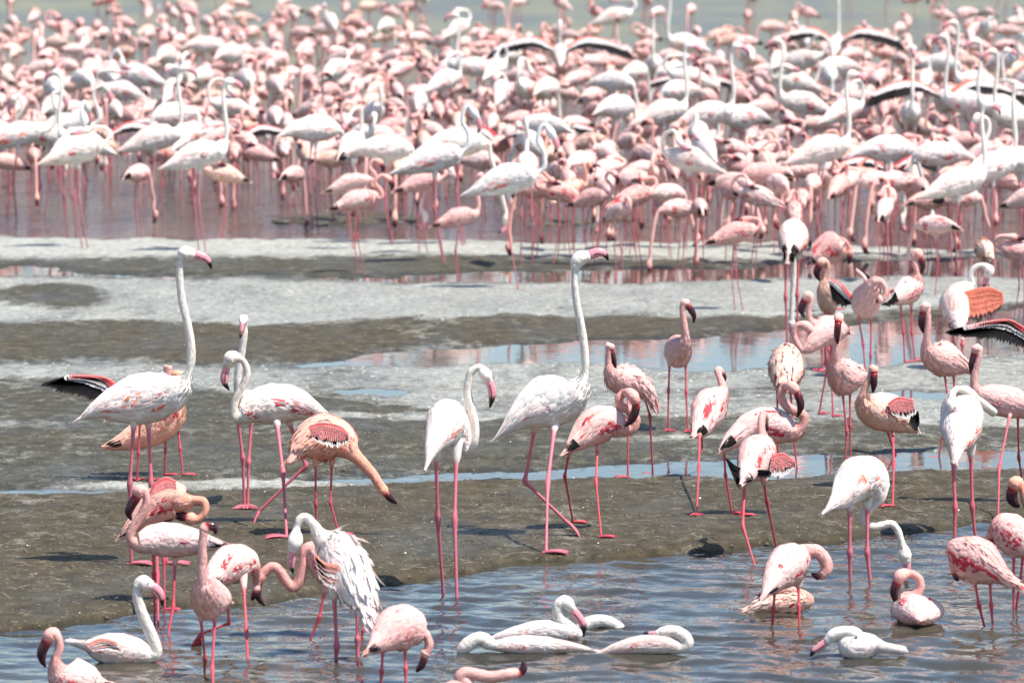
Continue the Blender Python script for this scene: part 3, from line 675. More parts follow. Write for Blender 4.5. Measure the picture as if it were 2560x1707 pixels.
hero(L_, 'rose', 'pale pink flamingo front on in the pool with straight thin neck, dark bill held high',
     'd1 1440,1000,15,.2 1390,975,85,.12 1300,975,148,0 1262,905,88,-.08', 'd1 1252,820,-.10 1258,710 1254,610 1262,530', 'd1 1272,480,38', 'd1 1292,462,34 1330,466,28 1345,492,20 1347,518,8',
     ['d1 1240,1080 1275,1400 1270,1490', 'd1 1345,1080 1325,1460 1330,1560'], toe=-80, red=.0, black=0)
hero(L_, 'palep', 'pink flamingo in the pool with a small crimson wing patch and its head hidden',
     'd1 1300,880,12,-.1 1350,820,90,-.05 1440,740,140,0 1540,720,120,.06 1600,740,70,.12', 'd1 1630,800,.18 1635,860,.22', 'd1 1630,900,36,.22', 'd1 1625,930,25,.22 1615,960,22 1605,985,8',
     ['d1 1545,860 1565,1200 1575,1393', 'd1 1430,960 1442,1145 1240,1225,.02,-.3'], toe=60)
hero(G_, 'coral', 'white flamingo swimming in the pool with coral flank and raised neck',
     'd1 425,1300,22 520,1320,88 650,1335,118 800,1350,98 890,1370,62', 'd1 930,1345 905,1250 862,1150 822,1050 798,960 800,895', 'd1 838,865,58', 'd1 905,885,34 950,930,34 968,980,22 972,1022,7',
     ref=(290, 1654), wide=1.0, red=.3, wings=[('d1 450,1300 540,1260 640,1280', 'd1 500,1345 600,1335 700,1350', -.125, 14, 'coral')], nr=(.026, .020))
hero(L_, 'palep', 'pale flamingo with dark red wing patch floating in the pool, dark bill pointing down',
     'd1 550,1580,30 460,1560,120 330,1545,160 245,1490,90', 'd1 222,1400 248,1320 242,1255', 'd1 200,1222,52', 'd1 155,1280,40 125,1350,36 130,1410,24 152,1455,7',
     ref=(160, 1722), wide=1.0, red=.5, ruff=.15)
hero(L_, 'rose', 'pink flamingo feeding in the pool, orange neck hanging with its bill in the water',
     'd2 1085,1300,10,-.10 1180,1235,85,-.05 1310,1120,192,0 1430,1090,190,.05 1530,1140,112,.10', 'd2 1595,1160 1622,1230 1612,1280', 'd2 1592,1310,46', 'd2 1578,1355,32 1558,1410,33 1535,1440,26 1512,1470,10',
     ['d2 1225,1280 1215,1460 1205,1610', 'd2 1415,1270 1420,1440 1422,1610'], toe=60, red=.6)
hero(L_, 'rose', 'pink flamingo low in the water with its dark bill pointing straight up',
     'd3 -40,1560,20 40,1540,70 160,1500,90 240,1460,70', 'd3 180,1400 230,1360 330,1375 450,1395 560,1380', 'd3 650,1365,52', 'd3 715,1360,38 742,1320,36 745,1280,26 740,1245,7', ref=(1210, 1730), wide=1.0, red=.1, nr=(.026, .024))
hero(G_, 'white', 'white flamingo sitting in the pool with its pink bill resting on its chest',
     'd3 415,1072,10 560,1040,46 760,1005,85 950,985,98 1130,1000,82 1225,1010,52', 'd3 1150,950 1075,890 1045,820 1062,750', 'd3 1120,730,62', 'd3 1180,795,40 1235,865,40 1275,935,33 1276,1035,10',
     ref=(1360, 1600), wide=1.0, red=.3, nr=(.026, .024))
hero(G_, 'coral', 'bathing white flamingo with ruffled red streaked wing and its head under water',
     'd3 1355,1160,8 1150,1130,48 900,1115,82 650,1110,78 500,1112,46', 'd3 430,1090 370,1055 300,1072 230,1120', 'd3 170,1170,40,0', None, ref=(1360, 1634), wide=1.0, red=.7, ruff=.12, nr=(.030, .030))
hero(G_, 'white', 'bathing flamingo mostly behind another, its wet white neck arching into the water',
     'd3 900,1010,10,.25 1000,1000,60 1120,1000,80 1230,1000,66', 'd3 1310,930 1390,900 1480,900 1570,940 1640,1000', 'd3 1680,1060,30', None, ref=(1450, 1586), wide=1.0, red=.8, nr=(.032, .022))
hero(G_, 'coral', 'white flamingo floating in the pool asleep, pink bill laid along its back',
     'd3 1405,1195,10 1590,1140,52 1790,1110,84 2000,1105,84 2140,1130,56', 'd3 2200,1095 2175,1035 2090,990', 'd3 1990,992,46', 'd3 1925,1010,28 1870,1012,24 1815,1005,12', ref=(1610, 1636), wide=1.0, red=.7, ruff=.1, nr=(.028, .026))
# --- right hand side
hero(L_, 'pink', 'flamingo drooping red scaled wings with black edge, standing before a preening one on the bank',
     'c6 570,1120,20,-.14 610,1050,95,-.09 690,900,205,0 750,800,160,.07 755,720,70,.11', 'c6 742,640,.13 742,570,.15 750,520,.18 765,505,.22', 'c6 775,530,38,.26', 'c6 780,570,25,.28 785,620,25 780,660,8',
     ['c6 590,1120 d4 155,580 235,848', 'c6 765,1110 790,1285 d4 385,742'], toe=80, red=1.2, black=1, wings=[('c6 840,880 940,855 1050,930', 'c6 815,1065 940,1070 1045,985', -.06, 18, 'scaled'), ('c6 420,900 520,980 640,1000 820,1015', 'c6 545,1190 580,1150 680,1090 810,1070', -.10, 18, 'black')])
hero(L_, 'pink', 'preening pink flamingo with coiled neck and dark bill over its breast, red wing patch',
     'c6 360,840,12,-.06 480,730,85,-.03 650,625,150,0 820,600,172 960,630,130 1060,650,85', 'c6 1122,590 1130,510 1080,480 1000,440 935,370 922,300 960,240', 'c6 1025,245,50,-.06', 'c6 1068,300,36 1098,385,37 1095,450,28 1068,520,8',
     ['c6 400,820 415,1050 475,1405', 'c6 640,800 590,1080 560,1420'], toe=0, red=1.3, black=1.6, nr=(.024, .020))
hero(L_, 'palep', 'pink flamingo from behind standing on one leg, neck raised, webbed foot on the brown bank',
     'c6 130,690,25,-.12 190,610,110,-.07 265,450,185,.02 345,345,125,.09 388,270,58,.13', 'c6 378,200,.15 355,140,.17', 'c6 352,98,42,.19', 'c6 385,120,26,.23 402,160,24 405,200,8',
     ['c6 180,640 172,980 152,1408', 'c6 210,640 205,690 195,720,.0'], toe=-90, red=1.0, black=1.6)
hero(L_, 'rose', 'lone pink flamingo standing front on upon the mud with straight neck and dark bill',
     'c4 700,640,25,.2 695,640,110,.12 715,650,150,0 755,605,98,-.08 775,540,52,-.10', 'c4 775,460,-.11 762,360 752,270', 'c4 775,205,40', 'c4 800,235,30 840,290,30 858,335,22 852,392,7',
     ['c4 635,750 625,1000 620,1372', 'c4 780,750 785,1020 800,1380'], toe=-80, red=0, black=0)
hero(L_, 'peach', 'fluffy flamingo seen from behind with red streaked back and black tips, head hidden',
     'c4 1675,960,30,-.15 1685,890,140,-.09 1700,790,195,0 1710,690,125,.10', 'c4 1730,670,.18 1760,700,.24', 'c4 1775,740,36,.26', 'c4 1780,780,24,.27 1780,820,22 1775,850,8',
     ['c6 885,200 890,600 895,985', 'c6 1000,200 1040,700 1065,985'], toe=60, ruff=.3, red=1.6, black=1.5)
hero(L_, 'rose', 'pink flamingo with neck doubled over and dark maroon bill hanging, wet flat behind',
     'c5 590,850,10,.1 520,830,80,.06 430,830,122,0 330,870,105,-.04 235,970,66,-.06', 'c5 165,1000 105,910 92,830 130,772', 'c5 205,785,46', 'c5 262,850,34 258,930,36 232,990,24 198,1025,7',
     ['c5 370,940 392,1180 c6 1268,488', 'c5 430,930 430,1200 c6 1395,512'], toe=-60, red=.1)
hero(L_, 'rose', 'pink flamingo front on with ruffled flank, white crown and bill pointing straight down',
     'c5 700,1240,15,.2 640,1245,110,.12 540,1250,162,0 485,1185,105,-.07 465,1100,55,-.09', 'c5 470,1020,-.10 480,920 490,830 498,760', 'c5 500,705,46', 'c5 492,755,32,-.13 485,850,31 486,910,22 492,945,8',
     ['c5 530,1350 c6 1520,650 1502,935', 'c5 600,1350 c6 1552,600 1555,925'], toe=-80, red=0, ruff=.35, black=0)
hero(L_, 'peach', 'flamingo with a raised crimson wing and black tail edge, bill pointing down at its breast',
     'c6 2160,650,15,.10 2060,570,105,.05 1910,485,172,0 1760,455,158,-.05 1680,395,98,-.09', 'c6 1672,300,-.11 1700,220 1735,150', 'c6 1765,75,44', 'c6 1767,125,33,-.13 1768,205,32 1764,260,22 1756,298,7',
     ['c6 1880,620 1962,860 1890,1010,.05,-.3', 'c6 1940,640 1950,950 1940,1335'], toe=190, red=.5, ruff=.12, black=1.6, wings=[('c6 1900,400 1990,345 2120,365', 'c6 1950,510 2060,545 2150,500', -.11, 20, 'scaled'), ('c6 2120,480 2150,500 2170,470', 'c6 2090,600 2140,640 2180,600', -.08, 8, 'black')])
hero(G_, 'coral', 'white flamingo from behind scratching its breast, long cream neck folded across its back',
     'F 2196,1040,8,-.16 2202,1005,44,-.10 2208,972,58,0 2214,930,50,.08', 'F 2240,925,.14 2282,948,.10 2262,930,.04 2228,905,.0 2202,893,-.03 2188,905,-.05', 'F 2186,930,15,-.07', 'F 2193,942,10,-.09 2201,955,9 2206,965,4',
     ['d4 1570,60 1590,460 1585,668', 'd4 1695,60 1705,450 1725,648'], toe=70, red=.9)
hero(G_, 'white', 'white flamingo standing in the pool, neck bent down to feed beside a floating bird',
     'd4 728,470,8,-.10 820,395,85,-.05 920,275,158,0 1015,265,140,.04 1050,370,85,.09 1000,455,45,.10', 'd4 962,505 985,562 1040,586 1105,574 1160,565 1203,615 1227,690', 'd4 1246,770,48', 'd4 1262,830,28 1265,875,24 1258,920,12',
     ['d4 875,430 878,760 880,955', 'd4 995,420 995,760 1015,948'], toe=60, red=.4)
hero(L_, 'palep', 'white and pink flamingo standing in the pool with head tucked under its side',
     'd4 300,1050,14,-.10 375,940,95,-.05 455,850,148,0 530,800,110,.06 580,760,62,.09', 'd4 650,750 705,800 722,860', 'd4 695,905,36', 'd4 670,925,24 645,915,20 620,900,8',
     ['d4 370,1020 362,1130 355,1235', 'd4 530,980 533,1120 537,1245'], toe=60, ruff=.15, red=.4, nr=(.030, .026))
hero(L_, 'peach', 'ruffled peach flamingo sitting in the water behind the legs of another',
     'd4 215,1155,8 290,1115,48 420,1105,68 540,1090,68 600,1080,40', 'd4 560,1040 480,1015 390,1015', 'd4 320,1025,32', 'd4 290,1040,26 268,1075,24 240,1120,8', ref=(1960, 1530), wide=1.0, ruff=.3)
hero(L_, 'palep', 'small round flamingo swimming away with neck curled into a ring and red back spots',
     'd4 1345,1225,12,-.26 1342,1195,62,-.19 1335,1155,94,-.06 1325,1140,90,.05 1285,1095,58,.10 1255,1065,34,.12', 'd4 1310,1045,.12 1355,1000 1345,935 1290,900', 'd4 1225,910,42,.06', 'd4 1195,965,34 1180,1020,33 1185,1070,22 1202,1110,8', ref=(2294, 1552), wide=1.85, red=1.3, black=0)
hero(G_, 'white', 'small white flamingo floating with hunched neck and pink bill touching the water',
     'd4 1090,1400,30 1010,1390,86 920,1400,88 860,1380,72', 'd4 930,1330 890,1300 830,1298', 'd4 768,1315,42', 'd4 718,1362,28 668,1400,26 632,1425,20 612,1458,8', ref=(2140, 1642), wide=1.0, red=.2, ruff=.1, black=0, nr=(.030, .026))
hero(L_, 'red', 'rounded red streaked flamingo standing in the pool with its head hidden, dark legs',
     'd4 1990,968,8,-.06 1890,910,65,-.05 1765,830,152,0 1660,780,140,.05 1595,745,85,.09', 'd4 1570,760,.14 1575,820,.17', 'd4 1585,870,34,.18', 'd4 1590,900,24 1600,930,22 1610,950,8',
     ['d4 1720,940 1750,1110 1785,1248', 'd4 1825,950 1833,1110 1845,1262'], toe=150, red=2.2, ruff=.2)
hero(L_, 'pink', 'pink flamingo with a crimson wing patch standing behind the rounded red streaked one',
     'd4 2130,800,10,-.05 2070,720,100,-.03 1980,640,135,0 1900,580,98,.05', 'd4 1860,570,.08 1840,600,.12', 'd4 1835,640,36,.14', 'd4 1838,670,24 1840,700,22 1838,730,8',
     ['d4 1985,760 1985,960 1985,1155', 'd4 2050,760 2030,950 2000,1150'], toe=150, red=1.8)
hero(L_, 'orange', 'flamingo with a deep orange red head bent down to a dark bill',
     'd4 2330,520,12 2260,480,80 2180,440,110 2110,430,80', 'd4 2060,390 2040,320', 'd4 2005,290,52', 'd4 1975,335,40 1972,390,38 1995,430,28 2025,448,10',
     ['d4 2170,540 2165,640 2165,760', 'd4 2200,540 2205,640 2205,760'], red=1.0)
hero(L_, 'rose', 'pink flamingo with straight neck and dark bill, behind a white bird scratching itself',
     'c5 2450,1560,12 2260,1525,100 2060,1480,142 1890,1440,130 1775,1390,78', 'c5 1732,1310 1738,1210 1760,1120 1775,1050', 'c5 1762,990,50', 'c5 1735,1045,36 1716,1130,35 1716,1195,24 1730,1255,7',
     ['c5 2070,1540 d4 1887,190 1880,528', 'c5 2130,1540 d4 2020,120 2050,330'], toe=190, red=.15, black=.5)
hero(L_, 'rose', 'pink flamingo with ruffled flank beside the wide open wing, bill hanging along its upright neck',
     'c5 1700,1200,12,.15 1610,1145,80,.09 1470,1090,160,0 1360,1060,128,-.05 1305,990,68,-.08', 'c5 1300,900,-.09 1310,800 1312,720 1306,660', 'c5 1295,605,48', 'c5 1268,665,36 1255,745,36 1262,805,24 1282,858,7',
     ['c5 1460,1190 1500,1500 d4 1480,110', 'c5 1545,1190 1560,1500 d4 1600,100'], toe=200, red=0, ruff=.2, black=.3)
hero(G_, 'coral', 'white flamingo from behind lowering a bright orange wing, neck curled to preen',
     'c5 1600,830,25,-.12 1580,730,130,-.06 1570,570,180,0 1650,460,105,.07', 'c5 1715,395,.10 1700,320 1740,250 1810,230', 'c5 1868,275,50', 'c5 1848,340,30 1832,390,28 1820,445,10',
     ['c5 1540,760 1545,950 1552,1180', 'c5 1620,760 1625,950 1632,1170'], toe=80, red=1.4, black=1.5,
     wings=[('c5 1640,480 1760,445 1880,435 1985,480', 'c5 1650,745 1760,750 1890,705 2002,610', -.09, 26, 'orange')])
hero(L_, 'pink', 'flamingo spreading a long wing with red shoulder, white band and black flight feathers',
     'c5 2620,1000,12 2520,960,90 2400,920,130 2330,880,90', 'c5 2290,800 2280,700', 'c5 2290,640,44', 'c5 2320,680,30 2335,750,30 2330,800,10',
     ['c5 2440,1030 2440,1300 2440,1560', 'c5 2490,1030 2490,1300 2490,1550'], wings=[('c5 2380,900 2190,800 2050,730 1900,740 1700,790', 'c5 2330,1090 2190,1010 1950,930 1700,905 1450,850', -.05, 34)])
hero(L_, 'palep', 'pink flamingo with red streaked back and straight neck, standing in the shallow puddle',
     'c5 965,565,12,-.10 1040,525,78,-.05 1130,460,128,0 1195,395,98,.04', 'c5 1215,310 1195,230 1180,160', 'c5 1215,118,44', 'c5 1252,170,32 1265,230,28 1262,270,20 1245,308,8',
     ['c5 1060,560 1090,850 1100,1118', 'c5 1160,570 1165,850 1195,1108'], toe=50, red=1.3)
hero(L_, 'rose', 'preening flamingo with one pink wing lifted and black wing tips on each side',
     'c5 660,640,14,.16 690,610,90,.10 745,560,155,0 790,470,118,-.06 835,390,66,-.09', 'c5 890,385,-.10 925,450 915,515', 'c5 880,540,42', 'c5 850,548,32 825,545,28 805,555,10',
     ['c5 670,660 722,950 745,1262', 'c5 795,660 790,1060 785,1240'], toe=-70, red=0, black=0,
     wings=[('c5 620,520 520,400 410,350', 'c5 600,600 520,620 450,560', .02, 14), ('c5 760,470 720,330 655,268', 'c5 800,420 790,350 730,290', .08, 12), ('c5 890,560 960,470 1000,450', 'c5 900,600 990,610 1035,540', .06, 10)])
hero(L_, 'peach', 'yellowish flamingo with dark bill turned down, before a red banded one',
     'c5 430,640,20,.2 415,600,85,.1 390,540,105,0 370,440,75,-.05', 'c5 372,350 400,270 395,215', 'c5 350,200,46', 'c5 315,240,34 298,290,34 310,340,22 335,375,8',
     ['c5 370,620 375,760 380,900', 'c5 420,620 425,760 430,890'], red=.4)
hero(L_, 'red', 'flamingo with red banded wing standing behind the yellowish one',
     'c5 250,210,20,-.1 310,160,95 420,80,150 510,40,120', 'c5 560,20 590,60', 'c5 600,110,38', 'c5 600,150,28 598,190,26 590,220,8',
     ['c5 380,180 385,400 390,650', 'c5 470,180 475,400 480,640'], toe=60, red=1.6)
hero(L_, 'rose', 'flamingo with pale crown and dark bill behind a doubled neck bird',
     'c5 560,800,15,.25 480,790,90,.2 380,800,110,.12 290,790,85,.08', 'c5 235,720 225,640 245,560', 'c5 222,505,46', 'c5 185,555,36 160,620,36 165,665,24 188,705,8',
     ['c5 400,860 405,1000 410,1200', 'c5 340,860 345,1000 350,1190'], toe=190, red=0)
hero(G_, 'coral', 'white flamingo from behind with orange and black tail, thin neck hanging between its legs',
     'e6 370,1300,22,-.15 385,1225,110,-.09 402,1160,150,0 405,1150,110,.10', 'e6 400,1230,.15 c5 95,260,.16 85,400 75,550 70,680', 'c5 66,760,36', 'c5 62,805,24 70,840,20 88,858,8',
     ['c5 15,130 15,520 30,945', 'c5 130,130 120,500 125,930'], toe=80, red=1.7, black=2, droop=.3)
hero(L_, 'rose', 'pink flamingo with fluffy flank walking behind a tall white one, dark bill turned down',
     'c4 480,1120,8,.05 400,1000,85,.03 280,920,128,0 160,900,125,-.03 95,840,70,-.06', 'c4 80,770 78,700 82,650', 'c4 88,600,42', 'c4 100,640,32 118,715,31 132,770,22 145,818,7',
     ['c4 250,1000 c4 258,1150 k 494,1048', 'c4 390,1020 c4 455,1235 k 600,1025'], toe=180, ruff=.4, red=0, black=.4)
hero(L_, 'pink', 'preening pink flamingo with crimson shoulder patch and bill against its breast, beside the striding one',
     'k 228,940,7,-.06 280,890,45,-.03 350,830,80,0 420,815,72,.02 470,830,42', 'k 512,840 528,800 500,760 462,740 458,705 482,684', 'k 512,695,26,-.05', 'k 530,735,18 522,775,18 505,805,14 480,828,4',
     ['k 245,930 225,1040 260,1240', 'k 365,910 358,1065 380,1302'], toe=0, red=1.4, black=1.3, nr=(.024, .020))
# ---------------------------------------------------------------- the flock: poses built once in metres, then copied
POSE = {  # neck points (forward, up), head, bill; trunk is shared
 'alert': ([(.225, .90), (.235, 1.0), (.22, 1.14), (.205, 1.28), (.215, 1.38)], (.25, 1.425, .037), [(.30, 1.42, .026), (.345, 1.40, .025), (.37, 1.365, .015), (.373, 1.335, .005)]),
 'arch':  ([(.245, .82), (.30, .85), (.295, .95), (.25, 1.04), (.26, 1.13), (.31, 1.16)], (.355, 1.125, .037), [(.385, 1.08, .026), (.405, 1.03, .025), (.40, .99, .016), (.385, .955, .005)]),
 'feed':  ([(.245, .74), (.285, .62), (.32, .48), (.35, .33), (.37, .23)], (.385, .165, .036), [(.38, .11, .025), (.36, .07, .023), (.335, .055, .014), (.31, .055, .006)]),
 'preen': ([(.25, .86), (.275, .97), (.235, 1.06), (.155, 1.07), (.10, 1.01)], (.075, .955, .037), [(.05, .92, .026), (.01, .90, .023), (-.03, .89, .012), (-.05, .885, .006)]),
 'tuck':  ([(.245, .84), (.29, .90), (.27, .97), (.19, .985)], (.115, .965, .037), [(.065, .955, .026), (.02, .945, .023), (-.02, .935, .014), (-.05, .93, .006)]),
}
def pose_parts(kind, pal, pose, detail, wing_open=False, **kw):
    G = kind == 'greater'; k = 1.0 if G else .67
    tilt = .06 if pose == 'feed' else 0
    trunk = [(-.36, .66 + tilt, .008), (-.22, .71 + tilt, .065), (-.06, .775, .120), (.09, .80 - tilt * .4, .112), (.185, .825 - tilt, .068)]
    nk, hd, bl = POSE[pose]
    if pose != 'alert':
        sh = np.cumsum(rng.normal(0, .014, (len(nk) + 1, 2)), axis=0); nk = [(x + sh[i, 0], z + sh[i, 1]) for i, (x, z) in enumerate(nk)]
        hd = (hd[0] + sh[-1, 0], hd[1] + sh[-1, 1], hd[2]); bl = [(x + sh[-1, 0], z + sh[-1, 1], r) for x, z, r in bl]
    lat = .075 if pose in ('preen', 'tuck') else 0.0
    if not G:      # shorter neck, deeper bill
        sq = lambda x, z: (x, .80 + (z - .80) * (.80 if z > .8 else 1.0))
        nk = [sq(*q) for q in nk]; hd = (*sq(hd[0], hd[1]), hd[2] * 1.12); bl = [(*sq(a, b), r * 1.35) for a, b, r in bl]
    V = lambda x, z, y=0.0: np.array((x, y, z)) * k
    sp = [(*V(x, z), r * k) for x, z, r in trunk]
    n = len(nk)
    for i, (x, z) in enumerate(nk): sp.append((*V(x, z, lat * max(0, i - n + 3) / 3), (.0205 - .0045 * i / n) * (1 if G else .86)))
    sp.append((*V(hd[0], hd[1], lat), hd[2] * k))
    bill = [(*V(a, b, lat), r * k) for a, b, r in bl]; sp.append((*bill[0][:3], bill[0][3] * .96))
    legs = []
    for s in (-1, 1):
        st = rng.uniform(-.05, .07)
        legs.append((V(-.01, .72, .04 * s), V(-.045 + st * .5, .36, .045 * s), V(.0 + st, -.08, .05 * s), np.array((1.0, 0, 0))))
    parts = bird_parts(kind, pal, sp, 5, bill, legs, np.array((1.0, 0, 0)), detail=detail, sides=9 if detail < .8 else 12, nper=3 if detail < .8 else 4, feet=False, **kw)
    parts = {q: v for q, v in parts.items() if not q.startswith('eye')}
    if wing_open:
        for i, s in enumerate((-1, 1)):
            bo = np.array([V(.08, .86, .06 * s), V(.10, .98, .28 * s), V(.06, .96, .52 * s), V(-.04, .88, .74 * s)])
            tr = np.array([V(-.22, .82, .10 * s), V(-.20, .86, .32 * s), V(-.26, .80, .60 * s), V(-.28, .72, .90 * s)])
            parts['spread%d' % i] = spread_wing(bo, tr, G, nf=20)
    return parts
NAMES = {'wing2': 'wing', 'spread0': 'open_wing', 'spread1': 'open_wing'}
PROTO = {}
def proto(key, joined):
    kk = (key, joined)
    if kk not in PROTO:
        kind, pal, pose, wo, var = key
        kw = [dict(), dict(ruff=.35, red=1.3), dict(droop=.35, black=1.8, red=1.2)][var]
        parts = pose_parts(kind, pal, pose, .45 if joined else .6, wo, **kw)
        if joined:
            allm = [M_PLUME, M_FEATH, M_SKIN, M_BILL]; rm = {'bill': 3, 'body': 0}
            for q, mb in parts.items():
                if q == 'bill': mb.mq = [3] * len(mb.mq); mb.mt = [3] * len(mb.mt)
                elif q != 'body': mb.mq = [1] * len(mb.mq); mb.mt = [1] * len(mb.mt)
            PROTO[kk] = merge(list(parts.values()))
        else:
            PROTO[kk] = [(NAMES.get(q, q), mb.mesh(NAMES.get(q, q), MATS['spread' if q.startswith('spread') else q])) for q, mb in parts.items()]
    return PROTO[kk]
JOINED_MESH = {}
COLW = {'blush': 'blush pink', 'white': 'white', 'cream': 'cream', 'coral': 'white and coral', 'shade': 'grey shaded white', 'pink': 'pink', 'palep': 'pale pink', 'rose': 'rose pink', 'peach': 'peach coloured', 'red': 'red winged', 'orange': 'orange'}
DOES = {'alert': 'with upright neck', 'arch': 'with S shaped neck', 'feed': 'lowering its head', 'preen': 'preening its back', 'tuck': 'resting with bill tucked'}
def place(key, u, v, yaw, scale, parts=True, label=None):
    kind, pal, pose, wo, var = key
    p = ground_hit(u, v)
    z = p[2] + (.075 * (1 if kind == 'greater' else .67) * scale if p[2] > .004 else 0.0)   # dry land: the foot, not the shin, meets the ground
    where = 'among the lagoon flock' if v < 585 else 'near the salt crust'
    lb = label or '%s %sflamingo %s%s %s%s' % (COLW[pal], ('' if wo else 'long necked ') if kind == 'greater' else 'small ', 'with open wings, ' if wo else '', DOES[pose], where, ('', ', ruffled', ', black tail edge')[var])
    gp = None if label else lb.replace('flamingo', 'flamingos')
    if parts:
        e = bpy.data.objects.new(kind + '_flamingo', None); COL.objects.link(e); e.empty_display_size = .1
        for nm, me in proto(key, False):
            c = bpy.data.objects.new(nm, me); COL.objects.link(c); c.parent = e
    else:
        if key not in JOINED_MESH: JOINED_MESH[key] = proto(key, True).mesh('flamingo', [M_PLUME, M_FEATH, M_SKIN, M_BILL])
        e = bpy.data.objects.new(kind + '_flamingo', JOINED_MESH[key]); COL.objects.link(e)
    e.location = (p[0], p[1], z); e.rotation_euler = (0, 0, math.radians(yaw)); e.scale = (scale,) * 3
    e['label'] = lb; e['category'] = 'flamingo'
    if gp: e['group'] = gp
    return e
Gk = lambda pal, pose, wo=False, var=0: ('greater', pal, pose, wo, var)
Lk = lambda pal, pose, wo=False, var=0: ('lesser', pal, pose, wo, var)
# birds that can be told apart in the rows behind the mud: (key, u, v of the feet, heading; 0 = towards +X, 90 = away)
SEEN = [
 (Gk('cream', 'tuck'), 198, 620, 20), (Gk('shade', 'arch'), 172, 585, 60), (Lk('palep', 'feed', False, 2), 348, 580, 60), (Gk('white', 'alert'), 503, 628, 12),
 (Lk('peach', 'preen'), 560, 598, 200), (Gk('coral', 'alert'), 392, 556, 10), (Gk('white', 'tuck'), 470, 540, 70), (Lk('rose', 'preen'), 640, 520, 185), (Gk('white', 'alert'), 205, 556, 160),
 (Gk('coral', 'arch'), 50, 548, 10), (Gk('cream', 'arch'), 120, 540, 170), (Lk('pink', 'alert'), 20, 540, 200), (Gk('white', 'arch'), 165, 520, 0),
 (Lk('pink', 'arch'), 898, 682, 5), (Lk('rose', 'alert'), 1150, 700, 0), (Gk('coral', 'feed'), 968, 610, 8), (Gk('shade', 'arch'), 1090, 656, 8), (Gk('cream', 'feed'), 1150, 612, 20),
 (Gk('shade', 'arch'), 1275, 722, 0), (Lk('palep', 'arch'), 880, 624, 0), (Lk('rose', 'tuck'), 1058, 632, 10), (Lk('pink', 'feed', False, 2), 735, 574, 60), (Gk('white', 'feed'), 790, 565, 30),
 (Lk('peach', 'feed'), 832, 550, 0), (Gk('coral', 'preen', False, 2), 880, 572, 70), (Lk('rose', 'arch'), 1480, 662, 330), (Lk('palep', 'preen'), 1545, 690, 300), (Lk('red', 'tuck', False, 1), 1590, 668, 30),
 (Lk('palep', 'feed'), 1695, 674, 200), (Lk('pink', 'feed', False, 2), 1748, 680, 95), (Lk('red', 'tuck'), 1840, 775, 8), (Lk('red', 'preen', False, 1), 1985, 704, 90), (Lk('palep', 'preen', False, 2), 2210, 702, 75),
 (Lk('palep', 'feed'), 2335, 738, 150), (Lk('peach', 'feed', False, 1), 2460, 790, 95), (Gk('coral', 'alert'), 2395, 690, 20), (Gk('white', 'alert'), 2478, 655, 30), (Gk('coral', 'alert'), 2058, 622, 18),
 (Gk('cream', 'alert'), 2005, 446, 175), (Gk('white', 'alert'), 2275, 486, 270), (Lk('red', 'preen', False, 2), 2140, 588, 20), (Lk('pink', 'feed', True), 2222, 575, 95), (Gk('white', 'alert'), 1772, 492, 2), (Gk('coral', 'alert'), 1660, 484, 20),
 (Lk('pink', 'feed', True), 1730, 330, 80), (Gk('coral', 'arch', True), 1400, 300, 90), (Gk('coral', 'alert', True), 2090, 268, 80), (Lk('red', 'arch', True), 420, 470, 60), (Lk('pink', 'alert', True), 270, 480, 100),
 (Lk('pink', 'feed', True), 600, 480, 110), (Lk('red', 'feed', True), 1250, 500, 60), (Lk('red', 'preen', True), 1370, 470, 100), (Gk('coral', 'feed', True), 2360, 440, 100), (Gk('white', 'arch'), 2545, 640, 200),
 (Gk('white', 'alert'), 1635, 322, 265), (Gk('white', 'alert'), 1712, 262, 200), (Gk('white', 'alert'), 1190, 330, 180), (Gk('white', 'alert'), 2440, 390, 190),
 (Gk('white', 'alert'), 2500, 470, 195), (Gk('cream', 'alert'), 2540, 500, 200), (Gk('white', 'alert'), 2420, 460, 160), (Lk('rose', 'tuck'), 2545, 800, 190), (Lk('pink', 'feed', False, 2), 2300, 640, 100), (Lk('red', 'tuck', False, 2), 2270, 610, 120),
]
